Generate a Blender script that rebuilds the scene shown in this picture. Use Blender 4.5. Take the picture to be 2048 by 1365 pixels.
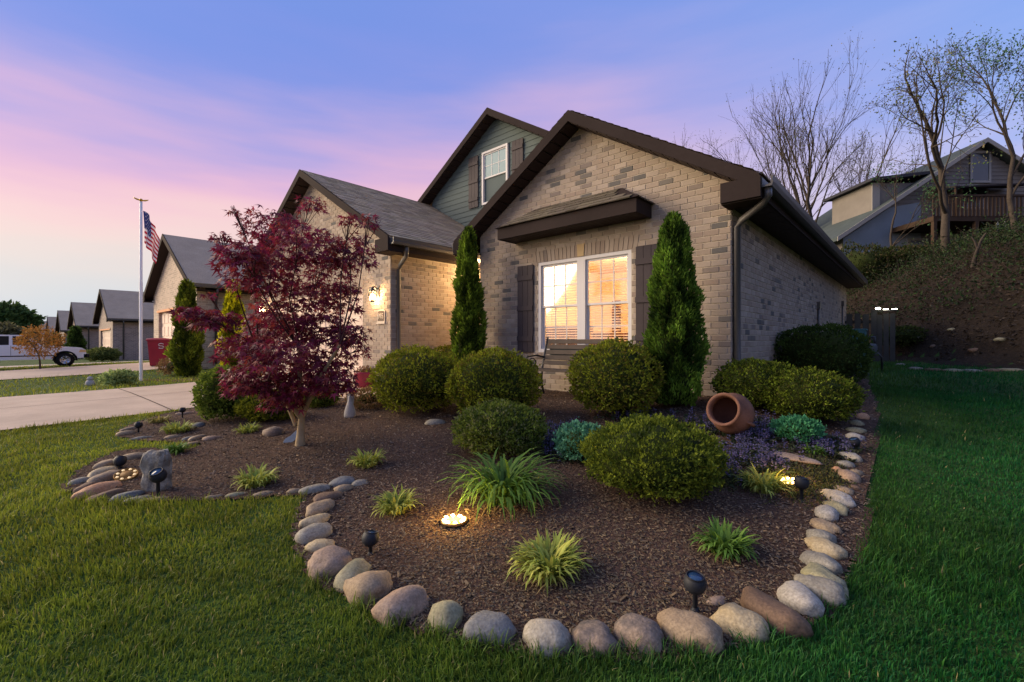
import bpy, math, random
import numpy as np
from mathutils import Vector, Matrix, noise as mnoise

for _o in list(bpy.data.objects):
    bpy.data.objects.remove(_o)
SC = bpy.context.scene
COL = SC.collection
rad = math.radians

# ------------------------------------------------------------------ camera
CAM_H = 1.3
YAW = rad(42.0)
cam_d = bpy.data.cameras.new('camera')
cam_d.lens = 16.0
cam_d.sensor_width = 36.0
cam_d.clip_start = 0.05
cam_d.clip_end = 3000
cam = bpy.data.objects.new('camera', cam_d)
cam.location = (0, 0, CAM_H)
cam.rotation_euler = (rad(90), 0, YAW)
COL.objects.link(cam)
SC.camera = cam

# ------------------------------------------------------------------ light
SC.view_settings.view_transform = 'Standard'
SC.view_settings.look = 'None'
SC.view_settings.exposure = 0.58
SC.view_settings.gamma = 1.0
SC.view_settings.use_curve_mapping = False
SUN_AZ = Vector((-1.0, -0.62, 0)).normalized()   # where the sun went down
SUN_EL = rad(20)


def lin(r, g, b):
    def f(c):
        c /= 255.0
        return c / 12.92 if c <= 0.04045 else ((c + 0.055) / 1.055) ** 2.4
    return (f(r), f(g), f(b), 1.0)


def build_world():
    w = bpy.data.worlds.new('World')
    SC.world = w
    w.use_nodes = True
    nt = w.node_tree
    N, L = nt.nodes, nt.links
    N.clear()
    out = N.new('ShaderNodeOutputWorld')
    bg = N.new('ShaderNodeBackground')
    bg.inputs['Strength'].default_value = 0.77
    tc = N.new('ShaderNodeTexCoord')
    nrm = N.new('ShaderNodeVectorMath'); nrm.operation = 'NORMALIZE'
    L.new(tc.outputs['Generated'], nrm.inputs[0])
    sep = N.new('ShaderNodeSeparateXYZ')
    L.new(nrm.outputs[0], sep.inputs[0])

    def math_(op, a, b=None, clamp=False):
        n = N.new('ShaderNodeMath'); n.operation = op; n.use_clamp = clamp
        for i, v in enumerate((a, b)):
            if v is None:
                continue
            if isinstance(v, (int, float)):
                n.inputs[i].default_value = v
            else:
                L.new(v, n.inputs[i])
        return n.outputs[0]
    el = math_('ARCSINE', sep.outputs['Z'])
    eld = math_('MULTIPLY', el, 180 / math.pi)
    # azimuth factor: 1 towards the afterglow, 0 away from it
    dot = N.new('ShaderNodeVectorMath'); dot.operation = 'DOT_PRODUCT'
    L.new(nrm.outputs[0], dot.inputs[0])
    dot.inputs[1].default_value = (-0.97, 0.24, 0.0)
    az = N.new('ShaderNodeMapRange'); az.interpolation_type = 'SMOOTHSTEP'
    L.new(dot.outputs['Value'], az.inputs['Value'])
    az.inputs['From Min'].default_value = 0.02
    az.inputs['From Max'].default_value = 0.98
    # streaks of cloud, flattened along the horizon
    mp = N.new('ShaderNodeMapping')
    mp.inputs['Scale'].default_value = (1.3, 1.3, 8.5)
    mp.inputs['Rotation'].default_value = (0.10, 0.06, 0)
    L.new(nrm.outputs[0], mp.inputs['Vector'])
    ns = N.new('ShaderNodeTexNoise')
    ns.inputs['Scale'].default_value = 1.5
    ns.inputs['Detail'].default_value = 4.0
    ns.inputs['Roughness'].default_value = 0.5
    L.new(mp.outputs[0], ns.inputs['Vector'])
    nz = math_('SUBTRACT', ns.outputs['Fac'], 0.5)
    amp = math_('MULTIPLY', nz, 13.0)
    amp = math_('MULTIPLY', amp, math_('MULTIPLY', eld, 1 / 16.0, clamp=True))
    wide = N.new('ShaderNodeMapRange'); wide.interpolation_type = 'SMOOTHSTEP'
    L.new(dot.outputs['Value'], wide.inputs['Value'])
    wide.inputs['From Min'].default_value = .62; wide.inputs['From Max'].default_value = .97
    sc = math_('ADD', math_('MULTIPLY', wide.outputs[0], 0.26), 0.74)
    e2 = math_('ADD', math_('MULTIPLY', eld, sc), amp)
    t = math_('DIVIDE', e2, 90.0, clamp=True)

    def ramp(stops):
        r = N.new('ShaderNodeValToRGB')
        r.color_ramp.interpolation = 'B_SPLINE'
        els = r.color_ramp.elements
        while len(els) < len(stops):
            els.new(0.5)
        for e, (p, c) in zip(els, stops):
            e.position = p / 90.0
            e.color = lin(*c)
        L.new(t, r.inputs[0])
        return r.outputs[0]
    warm = ramp([(0, (170, 184, 204)), (3, (184, 192, 204)), (6, (202, 197, 197)), (9, (220, 200, 192)), (12, (230, 192, 190)), (15, (222, 176, 192)),
                 (18, (206, 164, 198)), (22, (158, 150, 206)), (26, (114, 134, 210)), (36, (100, 134, 210)), (55, (138, 148, 198)), (90, (150, 152, 192))])
    cool = ramp([(0, (224, 208, 210)), (5, (212, 196, 212)), (9, (194, 184, 216)), (12, (170, 174, 220)), (16, (138, 164, 224)), (21, (116, 152, 222)),
                 (34, (118, 146, 214)), (60, (142, 150, 198)), (90, (150, 152, 192))])
    mix = N.new('ShaderNodeMix'); mix.data_type = 'RGBA'
    L.new(az.outputs[0], mix.inputs['Factor'])
    L.new(cool, mix.inputs['A'])
    L.new(warm, mix.inputs['B'])
    # the physical dusk sky underneath the coloured cloud
    sky = N.new('ShaderNodeTexSky')
    sky.sky_type = 'NISHITA'
    sky.sun_disc = False
    sky.sun_elevation = SUN_EL
    sky.sun_rotation = math.atan2(SUN_AZ.x, SUN_AZ.y)
    nsc = N.new('ShaderNodeMix'); nsc.data_type = 'RGBA'; nsc.blend_type = 'ADD'
    nsc.inputs['Factor'].default_value = 0.012
    L.new(mix.outputs['Result'], nsc.inputs['A'])
    L.new(sky.outputs[0], nsc.inputs['B'])
    L.new(nsc.outputs['Result'], bg.inputs['Color'])
    L.new(bg.outputs[0], out.inputs[0])


build_world()
sun_d = bpy.data.lights.new('sun', 'SUN')
sun_d.energy = 4.3
sun_d.angle = rad(52)
sun_d.color = (1.0, 0.80, 0.54)
sun = bpy.data.objects.new('sun', sun_d)
_dir = Vector((SUN_AZ.x * math.cos(SUN_EL), SUN_AZ.y * math.cos(SUN_EL), math.sin(SUN_EL)))
sun.rotation_euler = _dir.to_track_quat('Z', 'Y').to_euler()
sun.location = (-30, 5, 20)
COL.objects.link(sun)

# ------------------------------------------------------------------ picture geometry helpers (photo pixels, 2048 wide -> world)
FPX = 2048 * 16.0 / 36.0
FW = Vector((-math.sin(YAW), math.cos(YAW), 0))
RT = Vector((math.cos(YAW), math.sin(YAW), 0))
CAM = Vector((0, 0, CAM_H))


def ray(px, py):
    return FW + RT * ((px - 1024) / FPX) + Vector((0, 0, (682.5 - py) / FPX))


def at_s(px, py, s):
    return CAM + ray(px, py) * s


def at_Y(px, py, Y):
    d = ray(px, py)
    return CAM + d * (Y / d.y)


# ------------------------------------------------------------------ ground height: thin plate spline through surveyed spots
_CP = np.array([
    (0, -4, -.03), (0, 0, 0), (2, 1, 0), (-2.5, -1, .02), (3, -3, -.02), (.3, 2.2, .03), (-1.2, 1.7, .02), (-2.3, 1.0, .03), (-3.6, .2, .06), (-6, -3, .05),
    (-.35, 3.6, .16), (-.4, 5.2, .34), (-.5, 6.4, .44), (-2.2, 3.4, .20), (-1.6, 2.5, .10), (-3.2, 4.6, .34), (-1.8, 6.1, .58), (-3.0, 6.1, .47), (-4.5, 5.9, .43), (-6.4, 6.1, .44),
    (-7.5, 5, .35), (-5.3, 3.6, .29), (-4, 2, .15), (-7.4, 3, .26), (-6, 1.2, .14), (-9, 0, .16), (-13.5, 0, .16), (-9, 5, .33), (-14, 5, .33), (-16.7, 2.6, .16),
    (-21, 4.5, .42), (-21, 0, .22), (-31, 2, .13), (-41, 5, -.03), (-60, 4, -.3), (-95, 4, -.6), (-60, -15, -.5), (-15, -10, -.1), (0, -15, -.25), (20, -10, -.1),
    (-1, 9, .60), (-1, 15, .65), (2, 14, .65), (1, 8, .42), (3, 5, .2), (2, 2.5, .03), (5, 10, .65), (-10, 20, .7), (-25, 22, .35), (15, 14, .9),
    (15, 30, .9), (-60, 30, -.3), (-120, 60, -.8), (-120, -20, -.9), (40, 60, 1.0), (-20, 60, .4)], float)


def _tps(r2):
    return np.where(r2 > 1e-12, 0.5 * r2 * np.log(np.maximum(r2, 1e-12)), 0.0)


def _fit():
    n = len(_CP)
    P = np.c_[np.ones(n), _CP[:, :2]]
    d = ((_CP[:, None, :2] - _CP[None, :, :2]) ** 2).sum(-1)
    A = np.zeros((n + 3, n + 3))
    A[:n, :n] = _tps(d) + np.eye(n) * 0.15
    A[:n, n:] = P
    A[n:, :n] = P.T
    return np.linalg.solve(A, np.r_[_CP[:, 2], np.zeros(3)])


_TW = _fit()
HILL_P = np.array((-1.0, 19.3))
HILL_N = np.array((.815, .58))


def gz_np(x, y):
    x = np.asarray(x, float); y = np.asarray(y, float)
    sh = np.broadcast(x, y).shape
    X = np.broadcast_to(x, sh).ravel(); Y = np.broadcast_to(y, sh).ravel()
    Xc = np.clip(X, -130, 45); Yc = np.clip(Y, -22, 62)
    d = (Xc[:, None] - _CP[None, :, 0]) ** 2 + (Yc[:, None] - _CP[None, :, 1]) ** 2
    z = _tps(d) @ _TW[:-3] + _TW[-3] + Xc * _TW[-2] + Yc * _TW[-1]
    h = (X - HILL_P[0]) * HILL_N[0] + (Y - HILL_P[1]) * HILL_N[1]
    fade = np.clip((X + 34) / 22, 0, 1); fade = fade * fade * (3 - 2 * fade)
    u = np.clip(h / 6.6, 0, 1)
    bank = 4.3 * (1 - (1 - u) ** 1.6) * np.clip(h / .6, 0, 1) + 0.16 * np.clip(h - 5.5, 0, 14) + 0.03 * np.clip(h - 19, 0, 60)
    bump = 0.10 * np.sin(X * 2.1 + Y * .7) * np.sin(Y * 1.7 - X * .9) * np.clip(h / 2, 0, 1)
    return (z + (bank + bump) * fade).reshape(sh)


def gz(x, y):
    return float(gz_np(np.array([x]), np.array([y]))[0])


def at_g(px, py, dz=0.0):
    d = ray(px, py)
    s = np.concatenate([np.arange(0.8, 12, 0.03), np.arange(12, 130, 0.25)])
    X = CAM.x + d.x * s; Y = CAM.y + d.y * s; Z = CAM_H + d.z * s
    f = Z - (gz_np(X, Y) + dz)
    k = int(np.argmax(f < 0)) if (f < 0).any() else len(s) - 1
    if k > 0 and f[k - 1] != f[k]:
        a = f[k - 1] / (f[k - 1] - f[k])
        ss = s[k - 1] + (s[k] - s[k - 1]) * a
    else:
        ss = s[k]
    p = CAM + d * float(ss)
    return p


def depth_of(p):
    return (p - CAM).dot(FW)


# ------------------------------------------------------------------ scene helpers
def tag(o, label=None, cat=None, group=None, kind=None):
    if label: o['label'] = label
    if cat: o['category'] = cat
    if group: o['group'] = group
    if kind: o['kind'] = kind
    return o


def empty(name, loc, label, cat, group=None):
    o = bpy.data.objects.new(name, None)
    o.empty_display_size = 0.1
    o.location = loc
    COL.objects.link(o)
    return tag(o, label, cat, group)


def root_loc(o):
    v = Vector((0, 0, 0))
    while o is not None:
        v += Vector(o.location)
        o = o.parent
    return v


def link(name, me, mat=None, parent=None, mats=None):
    """mesh data in world coordinates becomes one object; under a parent it keeps its place"""
    o = bpy.data.objects.new(name, me)
    if mats:
        for m in mats: me.materials.append(m)
    elif mat is not None and len(me.materials) == 0:
        me.materials.append(mat)
    COL.objects.link(o)
    if parent is not None:
        o.parent = parent
        o.matrix_parent_inverse = Matrix.Translation(-world_off(parent))
    return o


def world_off(o):
    # all parents here are empties with a plain translation, or meshes whose net transform is the identity
    return Vector(o.location) if o.type == 'EMPTY' else Vector((0, 0, 0))


class MB:
    """collects boxes, tubes, lathes and prisms into one mesh"""
    def __init__(self):
        self.v = []; self.f = []; self.m = []; self.sm = []

    def add(self, vs, fs, mi=0, smooth=False):
        b = len(self.v)
        self.v += [tuple(v) for v in vs]
        for f in fs:
            self.f.append(tuple(i + b for i in f)); self.m.append(mi); self.sm.append(smooth)
        return self

    def box(self, lo, hi, mi=0):
        x0, y0, z0 = lo; x1, y1, z1 = hi
        vs = [(x0, y0, z0), (x1, y0, z0), (x1, y1, z0), (x0, y1, z0), (x0, y0, z1), (x1, y0, z1), (x1, y1, z1), (x0, y1, z1)]
        return self.add(vs, [(0, 3, 2, 1), (4, 5, 6, 7), (0, 1, 5, 4), (1, 2, 6, 5), (2, 3, 7, 6), (3, 0, 4, 7)], mi)

    def prism(self, poly, vec, mi=0):
        """poly: list of 3-D points, extruded by vec"""
        n = len(poly); vec = Vector(vec)
        a = [Vector(p) for p in poly]; b = [p + vec for p in a]
        fs = [tuple(range(n)), tuple(range(2 * n - 1, n - 1, -1))]
        fs += [(i, i + n, (i + 1) % n + n, (i + 1) % n) for i in range(n)]
        return self.add(a + b, fs, mi)

    def tube(self, pts, r, n=8, mi=0, cap=True, smooth=True, closed=False):
        pts = [Vector(p) for p in pts]
        rs = r if isinstance(r, (list, tuple)) else [r] * len(pts)
        rings = []
        up = Vector((0.13, 0.27, 0.95))
        m = len(pts)
        for i, p in enumerate(pts):
            if closed:
                t = pts[(i + 1) % m] - pts[(i - 1) % m]
            else:
                t = pts[min(i + 1, m - 1)] - pts[max(i - 1, 0)]
            t.normalize()
            a = t.cross(up)
            if a.length < 1e-3: a = t.cross(Vector((1, 0, 0)))
            a.normalize(); b = t.cross(a)
            rings.append([p + (a * math.cos(q) + b * math.sin(q)) * rs[i] for q in [2 * math.pi * k / n for k in range(n)]])
        vs = [v for rg in rings for v in rg]
        fs = []
        for i in range(m if closed else m - 1):
            j = (i + 1) % m
            for k in range(n):
                fs.append((i * n + k, i * n + (k + 1) % n, j * n + (k + 1) % n, j * n + k))
        if cap and not closed:
            fs.append(tuple(range(n - 1, -1, -1)))
            fs.append(tuple((m - 1) * n + k for k in range(n)))
        return self.add(vs, fs, mi, smooth)

    def lathe(self, prof, c, n=20, axis=(0, 0, 1), mi=0, smooth=True):
        """prof: (radius, height) along the axis from c"""
        ax = Vector(axis).normalized()
        a = ax.orthogonal().normalized(); b = ax.cross(a); c = Vector(c)
        vs = []
        for r, h in prof:
            for k in range(n):
                q = 2 * math.pi * k / n
                vs.append(c + ax * h + (a * math.cos(q) + b * math.sin(q)) * max(r, 1e-4))
        fs = []
        for i in range(len(prof) - 1):
            for k in range(n):
                fs.append((i * n + k, i * n + (k + 1) % n, (i + 1) * n + (k + 1) % n, (i + 1) * n + k))
        return self.add(vs, fs, mi, smooth)

    def mesh(self, name):
        me = bpy.data.meshes.new(name)
        me.from_pydata(self.v, [], self.f)
        me.polygons.foreach_set('material_index', self.m)
        me.polygons.foreach_set('use_smooth', self.sm)
        me.update()
        return me

    def build(self, name, mat, parent=None, mats=None):
        return link(name, self.mesh(name), mat, parent, mats)


def box_obj(name, lo, hi, mat, parent=None):
    return MB().box(lo, hi).build(name, mat, parent)


def fast_mesh(name, V, F, tint=None, smooth=False):
    """V (n,3), F (m,k) arrays; tint (n,3) linear colour per vertex"""
    V = np.ascontiguousarray(V, np.float32); F = np.ascontiguousarray(F, np.int32)
    m, k = F.shape
    me = bpy.data.meshes.new(name)
    me.vertices.add(len(V)); me.vertices.foreach_set('co', V.ravel())
    me.loops.add(m * k); me.loops.foreach_set('vertex_index', F.ravel())
    me.polygons.add(m)
    me.polygons.foreach_set('loop_start', np.arange(0, m * k, k, dtype=np.int32))
    me.polygons.foreach_set('loop_total', np.full(m, k, np.int32))
    me.polygons.foreach_set('use_smooth', np.full(m, bool(smooth)))
    if tint is not None:
        a = me.attributes.new('tint', 'FLOAT_COLOR', 'POINT')
        t = np.ones((len(V), 4), np.float32); t[:, :3] = tint
        a.data.foreach_set('color', t.ravel())
    me.update(calc_edges=True)
    return me


def paint(me, rgb):
    """same tint on every vertex of a mesh"""
    a = me.attributes.new('tint', 'FLOAT_COLOR', 'POINT')
    t = np.ones((len(me.vertices), 4), np.float32); t[:, :3] = rgb
    a.data.foreach_set('color', t.ravel())
    return me


# ------------------------------------------------------------------ materials
_M = {}


def mat(name, col=(.5, .5, .5), rough=.8, tint=False, var=None, bump=None, metal=0.0, trans=0.0, spec=0.12, emit=None, fine=None):
    """col linear rgb; var=(scale, amount) colour noise; bump=(scale, strength, distance)"""
    if name in _M: return _M[name]
    m = bpy.data.materials.new(name); m.use_nodes = True
    nt = m.node_tree; N, L = nt.nodes, nt.links
    p = N['Principled BSDF']; out = N['Material Output']
    p.inputs['Roughness'].default_value = rough
    p.inputs['Metallic'].default_value = metal
    p.inputs['Specular IOR Level'].default_value = spec
    c = tuple(col[:3]) + (1,)
    p.inputs['Base Color'].default_value = c
    src = None
    if tint:
        at = N.new('ShaderNodeAttribute'); at.attribute_name = 'tint'
        mx = N.new('ShaderNodeMix'); mx.data_type = 'RGBA'; mx.blend_type = 'MULTIPLY'
        mx.inputs['Factor'].default_value = 1
        mx.inputs['A'].default_value = c
        L.new(at.outputs['Color'], mx.inputs['B'])
        src = mx.outputs['Result']
    geo = None
    for spec_ in (var, fine):
        if not spec_: continue
        geo = geo or N.new('ShaderNodeNewGeometry')
        nz = N.new('ShaderNodeTexNoise'); nz.inputs['Scale'].default_value = spec_[0]
        nz.inputs['Detail'].default_value = 6
        nz.inputs['Roughness'].default_value = 0.65
        L.new(geo.outputs['Position'], nz.inputs['Vector'])
        mr = N.new('ShaderNodeMapRange')
        mr.inputs['From Min'].default_value = .28; mr.inputs['From Max'].default_value = .72
        mr.inputs['To Min'].default_value = 1 - spec_[1]; mr.inputs['To Max'].default_value = 1 + spec_[1]
        L.new(nz.outputs['Fac'], mr.inputs['Value'])
        mx = N.new('ShaderNodeMix'); mx.data_type = 'RGBA'; mx.blend_type = 'MULTIPLY'
        mx.inputs['Factor'].default_value = 1
        if src is None: mx.inputs['A'].default_value = c
        else: L.new(src, mx.inputs['A'])
        L.new(mr.outputs[0], mx.inputs['B'])
        src = mx.outputs['Result']
    if src is not None:
        L.new(src, p.inputs['Base Color'])
    if bump:
        geo = geo or N.new('ShaderNodeNewGeometry')
        nz = N.new('ShaderNodeTexNoise'); nz.inputs['Scale'].default_value = bump[0]; nz.inputs['Detail'].default_value = 5
        L.new(geo.outputs['Position'], nz.inputs['Vector'])
        b = N.new('ShaderNodeBump'); b.inputs['Strength'].default_value = bump[1]
        b.inputs['Distance'].default_value = bump[2] if len(bump) > 2 else 0.01
        L.new(nz.outputs['Fac'], b.inputs['Height'])
        L.new(b.outputs[0], p.inputs['Normal'])
    if trans > 0:
        tr = N.new('ShaderNodeBsdfTranslucent')
        if src is not None: L.new(src, tr.inputs['Color'])
        else: tr.inputs['Color'].default_value = c
        ms = N.new('ShaderNodeMixShader'); ms.inputs[0].default_value = trans
        L.new(p.outputs[0], ms.inputs[1]); L.new(tr.outputs[0], ms.inputs[2])
        L.new(ms.outputs[0], out.inputs[0])
    if emit:
        p.inputs['Emission Color'].default_value = tuple(emit[0]) + (1,)
        p.inputs['Emission Strength'].default_value = emit[1]
    _M[name] = m
    return m


def glass_mat(name, tintc=(1, 1, 1), fac=0.0):
    if name in _M: return _M[name]
    m = bpy.data.materials.new(name); m.use_nodes = True
    nt = m.node_tree; N, L = nt.nodes, nt.links
    N.remove(N['Principled BSDF'])
    out = N['Material Output']
    t = N.new('ShaderNodeBsdfTransparent'); t.inputs[0].default_value = tuple(tintc) + (1,)
    g = N.new('ShaderNodeBsdfGlossy'); g.inputs['Roughness'].default_value = 0.04
    fr = N.new('ShaderNodeFresnel'); fr.inputs['IOR'].default_value = 1.5
    ad = N.new('ShaderNodeMath'); ad.operation = 'ADD'; ad.use_clamp = True; ad.inputs[1].default_value = fac
    L.new(fr.outputs[0], ad.inputs[0])
    ms = N.new('ShaderNodeMixShader')
    L.new(ad.outputs[0], ms.inputs[0]); L.new(t.outputs[0], ms.inputs[1]); L.new(g.outputs[0], ms.inputs[2])
    L.new(ms.outputs[0], out.inputs[0])
    _M[name] = m
    return m


def L3(r, g, b):
    return lin(r, g, b)[:3]


def point_light(name, loc, energy, color, size=0.04, parent=None):
    d = bpy.data.lights.new(name, 'POINT'); d.energy = energy; d.color = color; d.shadow_soft_size = size
    o = bpy.data.objects.new(name, d); o.location = loc
    COL.objects.link(o)
    if parent is not None:
        o.parent = parent; o.matrix_parent_inverse = Matrix.Translation(-world_off(parent))
    return o

# ================================================================== THE SETTING
R = np.random.default_rng(7)
rnd = random.Random(11)


def poly_in(poly, x, y):
    x = np.asarray(x); y = np.asarray(y)
    inside = np.zeros(x.shape, bool)
    n = len(poly)
    for i in range(n):
        x0, y0 = poly[i]; x1, y1 = poly[(i + 1) % n]
        if y0 == y1: continue
        c = ((y0 > y) != (y1 > y)) & (x < (x1 - x0) * (y - y0) / (y1 - y0) + x0)
        inside ^= c
    return inside


M_lawn = mat('lawn_soil', L3(50, 74, 30), 0.95, var=(.9, .35), fine=(38, .5), bump=(60, .6, .03))
M_conc = mat('concrete', L3(176, 158, 140), 0.85, var=(1.3, .15), fine=(60, .12), bump=(160, .25, .004))
M_litter = mat('leaf_litter', L3(46, 38, 29), 0.95, var=(.5, .45), fine=(14, .5), bump=(18, .9, .08))
M_soil = mat('mulch_soil', L3(80, 62, 52), 0.97, var=(1.6, .30), fine=(45, .55), bump=(55, .9, .03))


def sheet(name, xs, ys, mat_, kind='structure', dz=0.0, keep=None):
    gx, gy = np.meshgrid(np.asarray(xs, float), np.asarray(ys, float), indexing='ij')
    z = gz_np(gx, gy) + dz
    V = np.stack([gx, gy, z], -1).reshape(-1, 3)
    ny = len(ys)
    i = np.arange(len(xs) - 1)[:, None] * ny + np.arange(ny - 1)[None, :]
    F = np.stack([i, i + ny, i + ny + 1, i + 1], -1).reshape(-1, 4)
    if keep is not None:
        F = F[keep(V[F].mean(1))]
    me = fast_mesh(name, V, F, smooth=True)
    return tag(link(name, me, mat_), kind=kind)


def steps(*segs):
    o = []
    for a, b, s in segs:
        o += list(np.arange(a, b, s))
    return o + [segs[-1][1]]


lawn = sheet('lawn', steps((-900, -130, 110), (-130, -30, 4), (-30, -10, 1), (-10, 4, .3), (4, 20, .6), (20, 60, 4), (60, 900, 120)),
             steps((-600, -30, 95), (-30, -4, 2), (-4, 8, .3), (8, 24, .35), (24, 30, .9), (30, 62, 3), (62, 1200, 120)), M_lawn,
             keep=lambda c: ((c[:, 0] - HILL_P[0]) * HILL_N[0] + (c[:, 1] - HILL_P[1]) * HILL_N[1] < .45) | (c[:, 0] < -30))


def hill_sheet():
    along = np.array([.58, -.815])
    a = np.arange(-46, 34, .6); d = np.r_[-.5, np.arange(-.2, 12, .35), np.arange(12, 60, 2.5)]
    A, D = np.meshgrid(a, d, indexing='ij')
    edge = .16 * np.sin(A * 1.3) + .10 * np.sin(A * 3.1 + 1)
    DD = D + np.where(D < 1, edge * (1 - np.clip(D, 0, 1)), 0)
    X = HILL_P[0] + along[0] * A + HILL_N[0] * DD
    Y = HILL_P[1] + along[1] * A + HILL_N[1] * DD
    Z = gz_np(X, Y) + np.where(D < -.3, -.06, 0.045)
    V = np.stack([X, Y, Z], -1).reshape(-1, 3)
    ny = len(d)
    i = np.arange(len(a) - 1)[:, None] * ny + np.arange(ny - 1)[None, :]
    F = np.stack([i, i + ny, i + ny + 1, i + 1], -1).reshape(-1, 4)
    return tag(link('hillside', fast_mesh('hillside', V, F, smooth=True), M_litter), kind='structure')


hill_sheet()

# driveways: strips running to the street
DRIVES = [(-13.7, -8.65), (-24.0, -19.5), (-34.4, -30.0)]


def drive_poly(x0, x1, y1, name):
    xs = np.linspace(x0, x1, 8); ys = np.arange(-26, y1 + .01, .5); ys[-1] = y1
    o = sheet(name, xs, ys, M_conc, dz=0.02)
    return o


drive_poly(*DRIVES[0], 5.05, 'driveway')
drive_poly(*DRIVES[1], 4.45, 'driveway')
drive_poly(*DRIVES[2], 9.0, 'driveway')
# expansion joints of the near driveway are thin dark sheets lying on it
M_joint = mat('joint_filler', L3(84, 72, 66), .95)
for jy in (-1.6, 1.7):
    sheet('driveway_joint', [-13.7, -12, -10.4, -8.65], [jy, jy + .022], M_joint, dz=0.026)
sheet('driveway_joint', [-11.2, -11.178], np.arange(-20, 5.05, .6), M_joint, dz=0.026)
WALK = [(-8.66, 2.95), (-7.75, 3.45), (-7.05, 4.2), (-6.42, 4.75), (-6.42, 8.2), (-7.75, 8.2), (-7.75, 5.05), (-8.66, 5.05)]


def flat_poly(name, poly, mat_, dz, kind='structure', res=.25):
    xs = [p[0] for p in poly]; ys = [p[1] for p in poly]
    return sheet(name, np.arange(min(xs) - res, max(xs) + 2 * res, res), np.arange(min(ys) - res, max(ys) + 2 * res, res), mat_, kind, dz,
                 keep=lambda c: poly_in(poly, c[:, 0], c[:, 1]))


flat_poly('front_walk', WALK, M_conc, .024, res=.09)

# the planting bed, its outline surveyed on the ground
BED_PX = [(122, 978), (150, 945), (195, 920), (235, 904), (300, 898), (345, 902), (392, 898), (400, 890), (340, 886), (270, 882), (232, 873), (240, 860), (275, 845), (330, 829), (420, 812)]
BED_PX2 = [(1752, 800), (1760, 850), (1748, 910), (1742, 990), (1728, 1080), (1700, 1165), (1655, 1230), (1590, 1272), (1480, 1300), (1300, 1318), (1100, 1320), (960, 1298),
           (850, 1268), (730, 1222), (640, 1168), (592, 1112), (584, 1062), (596, 1020), (606, 996), (560, 996), (400, 1004), (260, 1010), (160, 1002)]
BED = [tuple(at_g(*p)[:2]) for p in BED_PX] + WALK[:4] + [(-6.42, 6.3), (-1.9, 6.3), (-1.9, 12.4), (-.9, 12.4), (-.55, 8.5)] + [tuple(at_g(*p)[:2]) for p in BED_PX2]
flat_poly('garden_bed', BED, M_soil, .012, res=.06)
# side bed of the neighbour's foundation, and the strip of mulch by the flagpole
FLAGBED = [(-17.6, 2.1), (-17.2, 1.5), (-16.4, 1.6), (-15.9, 2.3), (-14.4, 3.4), (-14.0, 4.9), (-18.2, 4.9), (-17.4, 3.4)]
flat_poly('flagpole_bed', [(-16.9, 2.5), (-14.3, 3.2), (-14.0, 4.9), (-15.4, 4.9), (-15.6, 3.3), (-16.9, 2.9)], M_soil, .010, res=.12)
HOUSE_FOOT = [(-14.6, 5.0), (-7.7, 5.0), (-7.7, 8), (-6.4, 8), (-6.4, 6.2), (-1.8, 6.2), (-1.8, 18.2), (-14.6, 18.2)]

# ================================================================== MATERIALS OF THE HOUSES
M_mortar = mat('mortar', L3(182, 168, 148), .92, var=(3, .10), fine=(120, .15), bump=(200, .4, .004))
M_brick = mat('brick_clay', (1, 1, 1), .88, tint=True, var=(9, .07), fine=(110, .10), bump=(140, .18, .004))
M_trim = mat('dark_brown_trim', L3(52, 44, 42), .85, var=(1.2, .16), fine=(25, .08), spec=.05)
M_soffit = mat('brown_soffit', L3(50, 39, 37), .6)
M_gutter = mat('bronze_gutter', L3(78, 74, 72), .42, spec=.5)
M_shingle = mat('roof_shingle', (1, 1, 1), .95, tint=True, fine=(220, .22), bump=(300, .5, .004))
M_roofplain = mat('roof_plain', L3(162, 146, 126), .95, var=(1.5, .12), fine=(30, .25), bump=(40, .6, .02))
M_vinyl = mat('white_vinyl', L3(214, 208, 204), .5)
M_siding = mat('green_grey_siding', L3(90, 100, 98), .75, var=(2.5, .06), fine=(60, .06), bump=(40, .15, .004))
M_shut = mat('shutter_paint', L3(68, 60, 62), .6, var=(6, .10))
M_gdoor = mat('garage_door_paint', L3(214, 190, 172), .55)
M_glass = glass_mat('window_glass', (.98, .98, 1.0), .10)
M_wall_in = mat('cream_plaster', L3(236, 208, 160), .9)
M_slat = mat('blind_slat', L3(246, 226, 190), .6, trans=.35)

BRICK_TONES = [L3(154, 136, 118), L3(150, 131, 113), L3(158, 140, 122), L3(147, 129, 112), L3(156, 139, 123), L3(150, 134, 118), L3(143, 124, 108), L3(164, 147, 130),
               L3(126, 112, 102), L3(96, 92, 88), L3(110, 102, 94), L3(152, 134, 117)]
BRICK_TONES = [tuple(1.12 * (.84 * c + .16 * (sum(t) / 3)) for c in t) for t in BRICK_TONES]
BRICK_W = [10, 9, 8, 8, 8, 8, 6, 5, 4, 2.2, 2.5, 9]
BL, BH, BG = .203, .0813, .011        # brick pitch, course, joint


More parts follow.
